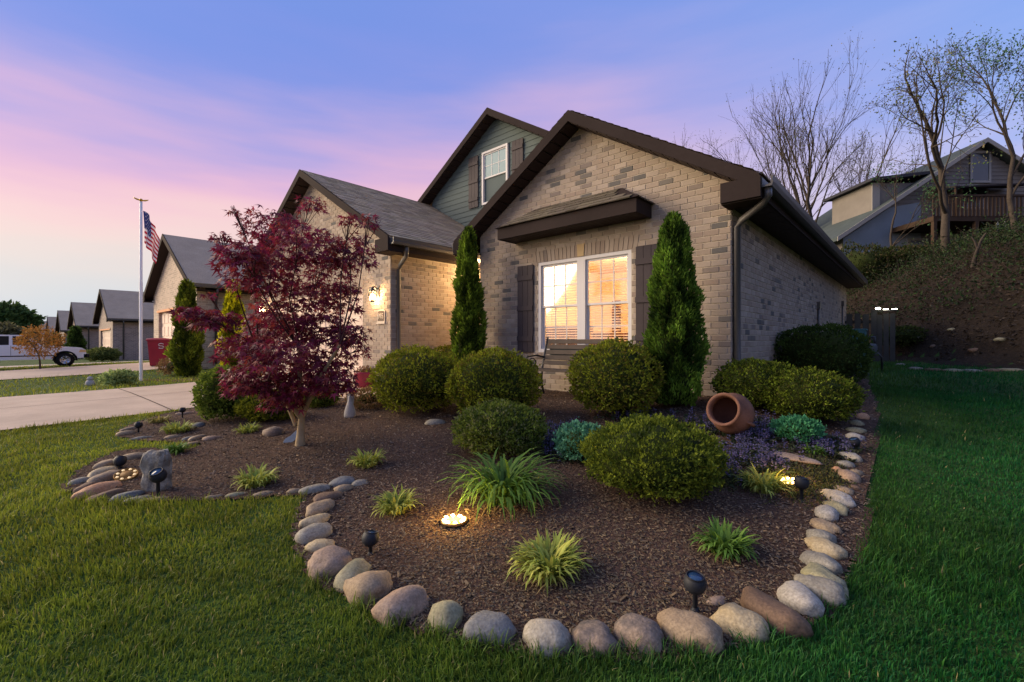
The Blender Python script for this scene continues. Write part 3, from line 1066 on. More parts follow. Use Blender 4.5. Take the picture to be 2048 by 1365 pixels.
# ================================================================== WALL LANTERNS AND NUMBER PLAQUE
M_black = mat('black_metal', L3(34, 33, 34), .45, spec=.5)
M_bulb = mat('lamp_glow', (1, .85, .6), .5, emit=((1, .72, .38), 26))
M_lglass = glass_mat('lantern_glass', (1, .95, .85), 0)


def lantern(x, z, label):
    y = GY - .009
    t = empty('wall_lantern', (x, y, z), label, 'lamp', 'lanterns beside the garage door')
    MB().box((x - .05, y - .02, z - .02), (x + .05, y, z + .20)).build('back_plate', M_black, t)
    MB().tube([(x, y - .02, z + .15), (x, y - .08, z + .20), (x, y - .13, z + .17)], .012, 8).build('arm', M_black, t)
    c = Vector((x, y - .13, z))
    MB().lathe([(0, .19), (.02, .18), (.03, .15), (.095, .10), (.09, .095), (0, .10)], c, 8).build('cap', M_black, t)
    MB().lathe([(.055, -.10), (.085, .095)], c, 8, smooth=False).build('glass', M_lglass, t)
    MB().lathe([(0, -.125), (.03, -.12), (.06, -.10), (0, -.098)], c, 8).build('base', M_black, t)
    for k in range(4):
        q = math.pi / 4 + k * math.pi / 2
        MB().tube([c + Vector((math.cos(q) * .058, math.sin(q) * .058, -.10)), c + Vector((math.cos(q) * .088, math.sin(q) * .088, .095))], .005, 5).build('bar', M_black, t)
    MB().lathe([(0, -.06), (.03, -.045), (.04, 0), (.028, .04), (0, .06)], c, 12).build('bulb', M_bulb, t)
    point_light('bulb_light', c + Vector((0, -.0, .0)), 110, (1, .66, .34), .05, t)


lantern(-8.19, 2.20, 'lit black wall lantern above the house number plaque')
lantern(-14.1, 2.20, 'lit black wall lantern glimpsed through the red maple leaves')

PX_, PZ_ = -8.06, 1.80
pq = empty('house_number_plaque', (PX_, GY - .012, PZ_), 'small arched plaque with number 995 under the lantern', 'sign')
M_plaq = mat('plaque_dark', L3(92, 72, 56), .5); M_plaql = mat('plaque_light', L3(206, 190, 170), .6)
def arch(sx, sz, y0, y1):
    pts = [(-sx, -sz), (sx, -sz), (sx, sz * .8)] + [(sx * math.cos(a), sz * .8 + sz * .28 * math.sin(a)) for a in [math.pi * k / 8 for k in range(1, 8)]] + [(-sx, sz * .8)]
    return [(PX_ + a, y1, PZ_ + b) for a, b in pts], (0, y0 - y1, 0)
MB().prism(*arch(.135, .125, GY - .010, GY - .026)).build('plate', M_plaql, pq)
MB().prism(*arch(.112, .10, GY - .0265, GY - .030)).build('face', M_plaq, pq)
MB().box((PX_ - .15, GY - .045, PZ_ - .155), (PX_ + .15, GY - .010, PZ_ - .127)).build('ledge', M_plaql, pq)


def digit_curve(ch, x, z, s, y):
    c = bpy.data.curves.new('digit', 'FONT'); c.body = ch; c.size = s; c.extrude = .003; c.align_x = 'CENTER'
    o = bpy.data.objects.new('digit', c); COL.objects.link(o)
    o.location = (x, y, z); o.rotation_euler = (rad(90), 0, 0)
    dg = bpy.context.evaluated_depsgraph_get()
    me = bpy.data.meshes.new_from_object(o.evaluated_get(dg))
    mw = Matrix.Translation((x, y, z)) @ Matrix.Rotation(rad(90), 4, 'X')
    me.transform(mw)
    bpy.data.objects.remove(o); bpy.data.curves.remove(c)
    return me


for i, ch in enumerate('995'):
    me = digit_curve(ch, PX_ - .068 + i * .068, PZ_ - .05, .15, GY - .0335)
    me.materials.clear()
    link('digit', me, M_plaql, pq)

# ================================================================== NEIGHBOURING HOUSES
M_nbrick = None


def neighbour_brick(name, tone, mort):
    """brick pattern too small to pick apart from here"""
    m = bpy.data.materials.new(name); m.use_nodes = True
    nt = m.node_tree; N, L = nt.nodes, nt.links
    p = N['Principled BSDF']; p.inputs['Roughness'].default_value = .9
    geo = N.new('ShaderNodeNewGeometry'); sep = N.new('ShaderNodeSeparateXYZ'); L.new(geo.outputs['Position'], sep.inputs[0])
    ad = N.new('ShaderNodeMath'); ad.operation = 'ADD'; L.new(sep.outputs['X'], ad.inputs[0]); L.new(sep.outputs['Y'], ad.inputs[1])
    cb = N.new('ShaderNodeCombineXYZ'); L.new(ad.outputs[0], cb.inputs[0]); L.new(sep.outputs['Z'], cb.inputs[1])
    br = N.new('ShaderNodeTexBrick'); L.new(cb.outputs[0], br.inputs['Vector'])
    br.inputs['Scale'].default_value = 1; br.inputs['Brick Width'].default_value = .203; br.inputs['Row Height'].default_value = .0813
    br.inputs['Mortar Size'].default_value = .008; br.inputs['Bias'].default_value = -.1
    br.inputs['Color1'].default_value = lin(*tone); br.inputs['Color2'].default_value = lin(*[c * .8 for c in tone]); br.inputs['Mortar'].default_value = lin(*mort)
    L.new(br.outputs['Color'], p.inputs['Base Color'])
    bp = N.new('ShaderNodeBump'); bp.inputs['Strength'].default_value = .6; bp.inputs['Distance'].default_value = .008; bp.invert = True
    L.new(br.outputs['Fac'], bp.inputs['Height']); L.new(bp.outputs[0], p.inputs['Normal'])
    return m


NB = [neighbour_brick('tan_brick_far', (188, 166, 146), (196, 180, 160)), neighbour_brick('grey_brick_far', (150, 132, 120), (176, 160, 148)), neighbour_brick('brown_brick_far', (158, 136, 122), (180, 162, 148))]
M_copper = mat('copper_drip', L3(200, 130, 80), .6)


def neighbour(xr, y, base, label, bm, door=True, depth=9.0, shr=True):
    """same plan as the near garage wing: xr is its wall on the garden side"""
    x0, x1 = xr - 6.8, xr
    xm = (x0 + x1) / 2
    zw = base + 2.62; ze = zw + .23; zr = ze + 3.8 * .575
    t = empty('neighbour_house', (xm, y, base), label, 'house', 'row of brick neighbour houses')
    mb = MB()
    dr = (x0 + .95, x1 - 1.0, base - .02, base + 2.1)
    holed_wall(mb, 'x', y, .25, x0, x1 - .001, base - .5, zw, [dr])
    zc = ze + .4 * .575 - .205
    mb.prism([(x0, y, zw), (x1 - .001, y, zw), (x1 - .001, y, zc), (xm, y, zr - .205), (x0, y, zc)], (0, .25, 0))
    mb.box((x1 - .25, y + .251, base - .5), (x1, y + depth, zw)); mb.box((x0, y + .251, base - .5), (x0 + .25, y + depth, zw)); mb.box((x0 + .25, y + depth - .25, base - .5), (x1 - .251, y + depth, zw))
    mb.build('wall', bm, t)
    rf = MB()
    for xe in (x0 - .4, x1 + .4):
        rf.prism([(xe, y - .3, ze), (xm, y - .3, zr), (xm, y - .3, zr - .05), (xe, y - .3, ze - .05)], (0, depth + .6, 0))
    roof = rf.build('roof', M_roofplain, t)
    for xe in (x0 - .4, x1 + .4):
        MB().prism([(xe, y - .3, ze + .01), (xm, y - .3, zr + .01), (xm, y - .3, zr - .2), (xe, y - .3, ze - .2)], (0, -.03, 0)).build('rake_board', M_trim, t)
        d = Vector((xm - xe, 0, zr - ze))
        p = Vector((xe, y - .3, ze - .205))
        MB().prism([p, p + d, p + d + Vector((0, 0, .015)), p + Vector((0, 0, .015))], (0, .305, 0)).build('rake_soffit', M_soffit, t)
    for xe, xw, sg in ((x1 + .4, x1, 1), (x0 - .4, x0, -1)):
        MB().box((min(xe, xw), y - .29, zw - .01), (max(xe, xw), y + depth, zw + .01)).build('eave_soffit', M_soffit, t)
        gutter(t, xe, sg, ze - .15, y - .29, y + depth)
        MB().box((min(xe, xw) - (.02 if sg < 0 else -.0), y - .335, zw - .03), (max(xe, xw) + (.02 if sg > 0 else 0), y - .30, ze - .02)).build('gable_return', M_trim, t)
    downspout(t, [(x1 + .45, y + .5, ze - .15), (x1 + .42, y + .5, ze - .3), (x1 + .12, y + .55, ze - .48), (x1 + .06, y + .55, ze - .6), (x1 + .06, y + .55, base + .1)])
    gd = MB().box((dr[0], y + .12, dr[2]), (dr[1], y + .15, dr[3])).build('garage_door', M_gdoor, t)
    for r_ in range(4):
        for c in range(8):
            a = dr[0] + c * (dr[1] - dr[0]) / 8 + .05; b = a + (dr[1] - dr[0]) / 8 - .1
            p = dr[2] + r_ * .53 + .07; q = p + .39
            MB().box((a, y + .10, p), (b, y + .121, q)).build('door_panel', M_gdoor, gd)
    MB().box((dr[0] - .1, y - .05, dr[3]), (dr[1] + .1, y, dr[3] + .09)).build('door_header', M_copper, t)
    # the body of the house behind the wing
    MB().box((x0 - 4.5, y + depth + .001, base - .5), (x1 - 1, y + depth + 7, zw + .1)).build('rear_wall', bm, t)
    MB().prism([(x0 - 4.9, y + depth - .4, zw + .1), (x1 - .6, y + depth - .4, zw + .1), ((x0 + x1) / 2 - 2.7, y + depth - .4, zw + 2.9)], (0, 7.8, 0)).build('rear_roof', M_roofplain, t)
    return t


neighbour(-18.4, 4.35, .40, 'pale tan brick house with maroon wheeled bin by its garage', NB[0])
neighbour(-40.2, 4.75, -.03, 'grey brown brick house behind the white pickup bonnet', NB[1])
neighbour(-53.6, 4.2, -.22, 'brown brick house with narrow evergreen at its corner, second behind the pickup', NB[2])
neighbour(-66.0, 4.0, -.42, 'brick house partly hidden by the orange-leaved sapling', NB[1])
neighbour(-80.0, 3.8, -.60, 'small distant brick house next in the row beyond the sapling', NB[2])
neighbour(-94.0, 3.6, -.75, 'farthest brick house at the end of the row', NB[1])

# ================================================================== FOLIAGE TOOLS
def unit(v):
    return v / np.maximum(np.linalg.norm(v, axis=1, keepdims=True), 1e-9)


def leaf_cards(P, D, Ln, W, tint, rng, curl=.15, shape='diamond'):
    """P base points, D unit directions; one pointed quad each (folded a little along its length)"""
    n = len(P)
    S = unit(np.cross(D, rng.normal(size=(n, 3))))
    Nn = np.cross(S, D)
    Ln = np.broadcast_to(Ln, (n,))[:, None]; W = np.broadcast_to(W, (n,))[:, None]
    a = P
    b = P + D * Ln * .5 + S * W * .5 + Nn * Ln * curl * .5
    c = P + D * Ln - Nn * Ln * curl
    d = P + D * Ln * .5 - S * W * .5 + Nn * Ln * curl * .5
    V = np.stack([a, b, c, d], 1).reshape(-1, 3)
    F = np.arange(4 * n).reshape(n, 4)
    T = np.repeat(tint, 4, axis=0)
    return V, F, T


def strap_leaves(P, az, Ln, W, lean, droop, tint, nseg=5):
    """arching blades: base P, azimuth, length, width; returns quads"""
    n = len(P)
    V = np.zeros((n, nseg + 1, 2, 3)); T = np.zeros((n, nseg + 1, 2, 3))
    h = np.stack([np.cos(az), np.sin(az), np.zeros(n)], 1)
    s = np.stack([-np.sin(az), np.cos(az), np.zeros(n)], 1)
    p = P.copy()
    ang = lean.copy()
    for k in range(nseg + 1):
        f = k / nseg
        w = W * (np.sin(math.pi * min(.25 + .75 * f, 1.0)) ** .7 if f < .999 else .05)
        V[:, k, 0] = p - s * w[:, None] * .5; V[:, k, 1] = p + s * w[:, None] * .5
        T[:, k] = (tint * (.75 + .35 * f))[:, None]
        step = Ln / nseg
        p = p + (h * np.sin(ang)[:, None] + np.array([0, 0, 1.]) * np.cos(ang)[:, None]) * step[:, None]
        ang = ang + droop / nseg * (1 + f)
    idx = np.arange(n)[:, None] * (nseg + 1) * 2 + np.arange(nseg)[None] * 2
    F = np.stack([idx, idx + 1, idx + 3, idx + 2], -1).reshape(-1, 4)
    return V.reshape(-1, 3), F, T.reshape(-1, 3)


def tint_mix(rng, n, cols, jitter=.18):
    c = np.array(cols, float)
    w = rng.dirichlet(np.ones(len(c)) * .8, n)
    t = w @ c
    return t * (1 + rng.normal(0, jitter, (n, 1))).clip(.45, 1.7)


def branches_mesh(name, segs, sides=5):
    """segs: list of (p0,p1,r0,r1)"""
    n = len(segs)
    A = np.array([s[0] for s in segs], float); B = np.array([s[1] for s in segs], float)
    r0 = np.array([s[2] for s in segs]); r1 = np.array([s[3] for s in segs])
    D = unit(B - A)
    up = np.where(np.abs(D[:, 2:3]) > .9, np.array([[1., 0, 0]]), np.array([[0, 0, 1.]]))
    U = unit(np.cross(D, up)); W = np.cross(D, U)
    q = np.arange(sides) * 2 * math.pi / sides
    ring = U[:, None] * np.cos(q)[None, :, None] + W[:, None] * np.sin(q)[None, :, None]
    V = np.concatenate([A[:, None] + ring * r0[:, None, None], B[:, None] + ring * r1[:, None, None]], 1).reshape(-1, 3)
    b = np.arange(n)[:, None] * 2 * sides; k = np.arange(sides)[None]; k2 = (k + 1) % sides
    F = np.stack([b + k, b + k2, b + sides + k2, b + sides + k], -1).reshape(-1, 4)
    return fast_mesh(name, V, F, smooth=True)


def grow(rng, p, d, length, r, level, maxlevel, segs, tips, spread=.55, upw=.25, wob=.12, kids=(3, 4), ratio=.66):
    n = 4 if level < 2 else 3
    pts = [p]
    for i in range(n):
        d = d + rng.normal(0, wob, 3) + np.array([0, 0, upw * .15])
        d /= np.linalg.norm(d)
        q = pts[-1] + d * length / n
        ra = r * (1 - .45 * i / n); rb = r * (1 - .45 * (i + 1) / n)
        segs.append((pts[-1], q, ra, rb)); pts.append(q)
    if level >= maxlevel:
        tips.append((pts[-1], d)); tips.append((pts[-2], d)); return
    k = int(rng.integers(kids[0], kids[1] + 1))
    for j in range(k):
        at = pts[-1] if j == 0 else pts[int(rng.integers(2, n + 1))]
        a = rng.normal(0, 1, 3); a -= d * a.dot(d); a /= max(np.linalg.norm(a), 1e-6)
        sp = spread * (.35 if j == 0 else rng.uniform(.7, 1.25))
        nd = d * math.cos(sp) + a * math.sin(sp) + np.array([0, 0, upw * .4])
        nd /= np.linalg.norm(nd)
        grow(rng, at, nd, length * ratio * rng.uniform(.8, 1.15), r * .55 * (1.15 if j == 0 else .8), level + 1, maxlevel, segs, tips, spread, upw, wob, kids, ratio)


M_bark = mat('bark_grey', L3(72, 64, 57), .95, var=(4, .25), bump=(30, .8, .02))
M_bark_pale = mat('bark_tan', L3(150, 132, 104), .9, var=(8, .2), bump=(40, .5, .01))
M_leaf = mat('leaf_green', (1, 1, 1), .6, tint=True, trans=.30, spec=.25)
M_leaf_sh = mat('shrub_leaf', (1, 1, 1), .75, tint=True, trans=.30, spec=.12)
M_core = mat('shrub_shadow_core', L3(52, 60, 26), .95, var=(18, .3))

# ================================================================== THE HILL: upper house, trees, brush
def upper_house():
    s = 25.0
    base = 5.0
    fr = Vector((FW.x, FW.y, 0)); rt = Vector((RT.x, RT.y, 0))
    # local frame turned slightly so that its flank shows
    a = rad(0)
    ux = rt * math.cos(a) + fr * math.sin(a)          # along the gable wall
    uy = -rt * math.sin(a) + fr * math.cos(a)         # into the house
    o = at_s(1672, 682, s); o.z = 0

    def P(u, v, z): return o + ux * u + uy * v + Vector((0, 0, z))
    m = s / FPX
    W_ = 16.2; xm = (1955 - 1672) * m
    zE = CAM_H + (682 - 474) * m; zP = CAM_H + (682 - 287) * m
    t = empty('hilltop_house', P(xm, 0, base), 'large pale gabled house with brown deck on the wooded hill', 'house')
    M_pale = mat('pale_siding', L3(132, 140, 146), .8, var=(1.2, .1))
    M_grey = mat('grey_siding', L3(116, 110, 104), .8, var=(1.2, .12))
    M_deck = mat('deck_wood', L3(66, 52, 42), .85, var=(3, .2))
    MB().prism([P(.35, 0, base - 2.5), P(W_ - .35, 0, base - 2.5), P(W_ - .35, 0, zE), P(xm, 0, zP - .15), P(.35, 0, zE)], uy * 9).build('wall', M_grey, t)
    # lap siding courses on the gable, as thin boards
    lap = MB(); z = base
    while z < zP - .6:
        f = 1.0 if z < zE else (zP - .2 - z) / (zP - .2 - zE)
        l, r_ = xm + (.36 - xm) * f, xm + (W_ - .36 - xm) * f
        lap.prism([P(l, -.03, z), P(r_, -.03, z), P(r_, -.01, z + .2), P(l, -.01, z + .2)], uy * .03); z += .215
    lap.build('lap_siding', M_grey, t)['kind'] = 'stuff'
    MB().prism([P(.36, -.06, base - 2), P(4.6, -.06, base - 2), P(4.6, -.06, zE + 1.9), P(2.9, -.06, zE + 1.6), P(.36, -.06, zE - .1)], uy * .02).build('pale_panel', M_pale, t)
    rf = MB()
    rf.prism([P(-.3, -.5, zE - .12), P(xm, -.5, zP + .08), P(xm, -.5, zP - .12), P(-.3, -.5, zE - .32)], uy * 10)
    rf.prism([P(W_ + .3, -.5, zE - .12), P(xm, -.5, zP + .08), P(xm, -.5, zP - .12), P(W_ + .3, -.5, zE - .32)], uy * 10)
    roof = rf.build('roof', mat('grey_roof', L3(70, 78, 78), .9, var=(2, .15)), t)
    M_wtrim = mat('white_trim_far', L3(146, 142, 136), .7)
    for e in (-.3, W_ + .3):
        MB().prism([P(e, -.52, zE - .10), P(xm, -.52, zP + .10), P(xm, -.52, zP - .14), P(e, -.52, zE - .34)], -uy * .04).build('rake_board', M_wtrim, t)
    # dormer on the flank
    dz0 = CAM_H + (682 - 440) * m; dz1 = CAM_H + (682 - 362) * m
    dm = MB().prism([P(2.25, .3, dz0), P(5.6, .3, dz0 + 1.6), P(5.6, .3, dz1 + .0), P(2.25, .3, dz1)], uy * 3.2).build('dormer', M_grey, t)
    MB().prism([P(1.9, -.1, dz1), P(5.9, -.1, dz1 + .45), P(5.9, -.1, dz1 + .62), P(1.9, -.1, dz1 + .16)], uy * 4).build('dormer_roof', mat('dark_roof', L3(56, 56, 62), .9), t)
    MB().prism([P(2.2, .26, dz0 + .1), P(2.62, .26, dz0 + .1), P(2.62, .26, dz1), P(2.2, .26, dz1)], uy * .04).build('dormer_trim', M_wtrim, dm)
    # windows
    M_pane_dk = glass_mat('far_glass', (.10, .13, .15), .2)
    for (u, z, w, h) in ((xm - .35, CAM_H + (682 - 362) * m, .9, 1.5), (xm - .9, CAM_H + (682 - 415) * m, 1.3, 1.1), (4.0, base + .6, .9, 1.2), (8.6, base + .3, 1.0, 1.6), (10.2, base + .3, 1.0, 1.6)):
        f = MB()
        f.prism([P(u - .12, -.09, z - .12), P(u + w + .12, -.09, z - .12), P(u + w + .12, -.09, z), P(u - .12, -.09, z)], uy * .05)
        f.prism([P(u - .12, -.09, z + h), P(u + w + .12, -.09, z + h), P(u + w + .12, -.09, z + h + .12), P(u - .12, -.09, z + h + .12)], uy * .05)
        f.prism([P(u - .12, -.09, z), P(u, -.09, z), P(u, -.09, z + h), P(u - .12, -.09, z + h)], uy * .05)
        f.prism([P(u + w, -.09, z), P(u + w + .12, -.09, z), P(u + w + .12, -.09, z + h), P(u + w, -.09, z + h)], uy * .05)
        wf = f.build('window', M_wtrim, t)
        MB().prism([P(u, -.065, z), P(u + w, -.065, z), P(u + w, -.065, z + h), P(u, -.065, z + h)], uy * .01).build('pane', mat('far_pane', L3(52, 62, 70), .15, spec=.6), wf)
    # the deck in front of the gable
    zd = CAM_H + (682 - 458) * m
    d0, d1, dv = 2.95, 9.4, -2.6
    dk = MB().prism([P(d0, dv, zd - .25), P(d1, dv, zd - .25), P(d1, dv, zd), P(d0, dv, zd)], uy * 2.5).build('deck', M_deck, t)
    for i in range(34):
        u = d0 + i * (d1 - d0) / 33
        MB().prism([P(u - .05, dv - .03, zd), P(u + .05, dv - .03, zd), P(u + .05, dv - .03, zd + .95), P(u - .05, dv - .03, zd + .95)], uy * .04).build('baluster', M_deck, dk)
    MB().prism([P(d0, dv - .06, zd + .95), P(d1, dv - .06, zd + .95), P(d1, dv - .06, zd + 1.05), P(d0, dv - .06, zd + 1.05)], uy * .12).build('hand_rail', M_deck, dk)
    for u in (d0 + .1, 5.1, 7.2, d1 - .1):
        MB().prism([P(u - .08, dv, base - 2.4), P(u + .08, dv, base - 2.4), P(u + .08, dv, zd - .25), P(u - .08, dv, zd - .25)], uy * .16).build('deck_post', M_deck, dk)
    # awning over the deck door
    MB().prism([P(5.0, -1.6, CAM_H + (682 - 395) * m), P(9.2, -1.6, CAM_H + (682 - 388) * m), P(9.2, -.1, CAM_H + (682 - 378) * m), P(5.0, -.1, CAM_H + (682 - 378) * m)], (0, 0, .08)).build('deck_awning', mat('awning_dark', L3(44, 40, 42), .9), t)
    for u in (5.1, 9.1):
        MB().tube([P(u, -1.5, CAM_H + (682 - 391) * m), P(u, -1.5, zd)], .05, 6).build('awning_post', M_deck, t)
    # white garden chairs and fence pales below
    r = random.Random(3)
    u = 5.2
    pf = empty('picket_fence', P(9, -3.4, base), 'row of white pickets below the hilltop deck', 'fence')
    while u < 15:
        if r.random() < .8:
            h = r.uniform(.45, .7); q = P(u, -3.4, 0); zb = max(gz(q.x, q.y) - .1, base - .6)
            MB().prism([P(u, -3.4, zb), P(u + .13, -3.4, zb), P(u + .13, -3.4, zb + h + .5), P(u + .065, -3.4, zb + h + .62), P(u, -3.4, zb + h + .5)], uy * .03).build('picket', M_wtrim, pf)
        u += .34
    q0 = P(5.2, -3.37, 0); q1 = P(15, -3.37, 0)
    MB().tube([(q0.x, q0.y, gz(q0.x, q0.y) + .65), (q1.x, q1.y, gz(q1.x, q1.y) + .65)], .04, 4).build('fence_rail', M_wtrim, pf)


upper_house()


def bare_tree(px, py_base, s, py_top, label, seed, r0=.14, lean=(0, 0), leaves=160, leafcol=((84, 108, 60), (120, 110, 80)), maxlevel=4, stems=1, first=.34, spread=.5, leafsize=.095, upw=.20):
    rng = np.random.default_rng(seed)
    p = at_s(px, py_base, s); p.z = gz(p.x, p.y) - .1
    top = at_s(px, py_top, s).z
    hgt = top - p.z
    t = empty('bare_tree', p, label, 'tree', 'bare spring trees on the hill')
    segs = []; tips = []
    for k in range(stems):
        d = np.array([lean[0] + rng.normal(0, .12 if stems > 1 else .03), lean[1] + rng.normal(0, .12 if stems > 1 else .03), 1.0]); d /= np.linalg.norm(d)
        grow(rng, np.array(p) + np.array([rng.normal(0, .15), rng.normal(0, .15), 0]) * (stems > 1), d, hgt * first * rng.uniform(.9, 1.1), r0, 0, maxlevel, segs, tips, spread=spread, upw=upw, wob=.11)
    cut = .028 if leaves else -1
    big = [q for q in segs if q[2] > cut]; small = [q for q in segs if q[2] <= cut]
    link('trunk', branches_mesh('trunk', big, 7), M_bark, t)
    small = [(a, b, max(c, .0055), max(d_, .0035)) for a, b, c, d_ in small]
    if small: link('twigs', branches_mesh('twigs', small, 3), M_bark, t)['kind'] = 'stuff'
    if leaves:
        k = rng.integers(0, len(tips), leaves)
        P = np.array([tips[i][0] for i in k]) + rng.normal(0, .18, (leaves, 3))
        D = unit(rng.normal(size=(leaves, 3)))
        V, F, T = leaf_cards(P, D, rng.uniform(.6, 1.3, leaves) * leafsize, leafsize * .6, tint_mix(rng, leaves, [L3(*c) for c in leafcol]), rng)
        link('crown', fast_mesh('crown', V, F, T), M_leaf, t)
    return t


bare_tree(1893, 545, 19.0, 70, 'tall forked tree in front of the hilltop house', 5, .17, leaves=1500, maxlevel=5, first=.44, spread=.78, upw=.12, lean=(-.04, -.03))
bare_tree(2032, 560, 17.0, 10, 'leafy tree beside the hilltop house at the edge of the view', 9, .11, leaves=2600, leafcol=((58, 92, 50), (84, 116, 66)), maxlevel=5, first=.34)
bare_tree(1640, 480, 30.0, 150, 'multi-stemmed bare tree between the roof and hilltop house', 12, .15, leaves=840, stems=3, maxlevel=4, first=.38, spread=.42)
bare_tree(1590, 470, 33.0, 150, 'slender bare tree just behind the eave of the brick house', 31, .10, leaves=520, stems=2, maxlevel=4, first=.40, spread=.4)
bare_tree(1480, 430, 36.0, 210, 'bare tree with faint leaves behind the roof slope', 17, .12, leaves=600, stems=2, maxlevel=4, first=.36, spread=.5)
bare_tree(1395, 400, 38.0, 215, 'bare tree crown showing above the roof ridge', 23, .12, leaves=600, stems=2, maxlevel=4, first=.36, spread=.55)
bare_tree(1545, 450, 40.0, 195, 'thin bare tree in the gap between two taller trees', 29, .09, leaves=400, stems=2, maxlevel=4, first=.38, spread=.45)
bare_tree(1720, 500, 27.0, 190, 'bare tree leaning over the roof dormer of the hilltop house', 41, .09, leaves=360, stems=1, maxlevel=4, first=.36, spread=.5, lean=(.10, .05))
bare_tree(1945, 640, 15.5, 480, 'short broken trunk standing on the dark bank', 44, .08, leaves=0, stems=1, maxlevel=1, first=.75, spread=.35)
bare_tree(1440, 420, 37.0, 235, 'low bare tree crown beside the one above the ridge', 51, .10, leaves=520, stems=2, maxlevel=4, first=.36, spread=.55)
bare_tree(1680, 490, 29.0, 215, 'bare tree close to the end of the eave', 53, .09, leaves=480, stems=2, maxlevel=4, first=.36, spread=.5)
bare_tree(1790, 530, 22.0, 300, 'young leafing tree against the hilltop deck', 47, .07, leaves=500, leafcol=((60, 96, 56), (76, 110, 70)), maxlevel=4, first=.34)


def brush():
    """brambles and ivy on the bank: twigs and small leaves nobody could count"""
    rng = np.random.default_rng(77)
    segs = []; n = 2600
    a = rng.uniform(-8, 16, n); d = np.abs(rng.normal(4.6, 1.9, n)).clip(.7, 9)
    X = HILL_P[0] + .58 * a + HILL_N[0] * d; Y = HILL_P[1] - .815 * a + HILL_N[1] * d
    Z = gz_np(X, Y)
    for x, y, z, dd in zip(X, Y, Z, d):
        h = rng.uniform(.2, .8) * (1.0 if dd > 3 else .5)
        q = np.array([x, y, z]); dv = np.array([rng.normal(0, .5), rng.normal(0, .5), 1.0])
        m = q + dv * h * .5; e = m + (dv + rng.normal(0, .6, 3)) * h * .5
        segs.append((q, m, .008, .006)); segs.append((m, e, .006, .003))
    o = link('bramble_twigs', branches_mesh('bramble_twigs', segs, 3), M_bark)
    tag(o, 'tangle of dry bramble twigs on the bank', 'brambles', kind='stuff')
    n = 60000
    a = rng.uniform(-9, 17, n); d = np.where(rng.random(n) < .7, rng.normal(5.6, 1.3, n), rng.uniform(1, 9, n)).clip(.5, 10)
    X = HILL_P[0] + .58 * a + HILL_N[0] * d; Y = HILL_P[1] - .815 * a + HILL_N[1] * d
    cl = np.sin(X * 1.1) * np.sin(Y * 1.3 + 1) + .5 * np.sin(X * 2.7 + Y * 2.2)
    k = (cl + rng.normal(0, .5, n)) > -.35
    X, Y = X[k], Y[k]; n = len(X)
    P = np.stack([X, Y, gz_np(X, Y) + np.abs(rng.normal(0, .35, n))], 1)
    V, F, T = leaf_cards(P, unit(rng.normal(size=(n, 3)) + np.array([0, 0, .4])), rng.uniform(.06, .14, n), .06, tint_mix(rng, n, [L3(34, 56, 25), L3(54, 80, 34), L3(54, 48, 33)]), rng)
    o = link('bank_undergrowth', fast_mesh('bank_undergrowth', V, F, T), M_leaf)
    tag(o, 'low dark undergrowth and ivy covering the bank', 'undergrowth', kind='stuff')
    # fallen leaves on the bare part of the bank
    n = 16000
    a = rng.uniform(-8, 14, n); d = rng.uniform(.1, 6, n)
    X = HILL_P[0] + .58 * a + HILL_N[0] * d; Y = HILL_P[1] - .815 * a + HILL_N[1] * d
    P = np.stack([X, Y, gz_np(X, Y) + .04], 1)
    D = rng.normal(size=(n, 3)); D[:, 2] *= .35
    V, F, T = leaf_cards(P, unit(D), rng.uniform(.07, .14, n), .07, tint_mix(rng, n, [L3(66, 53, 40), L3(50, 41, 32), L3(84, 72, 58)]), rng)
    tag(link('fallen_leaves', fast_mesh('fallen_leaves', V, F, T), M_leaf), 'brown fallen leaves scattered over the bank', 'leaves', kind='stuff')


brush()


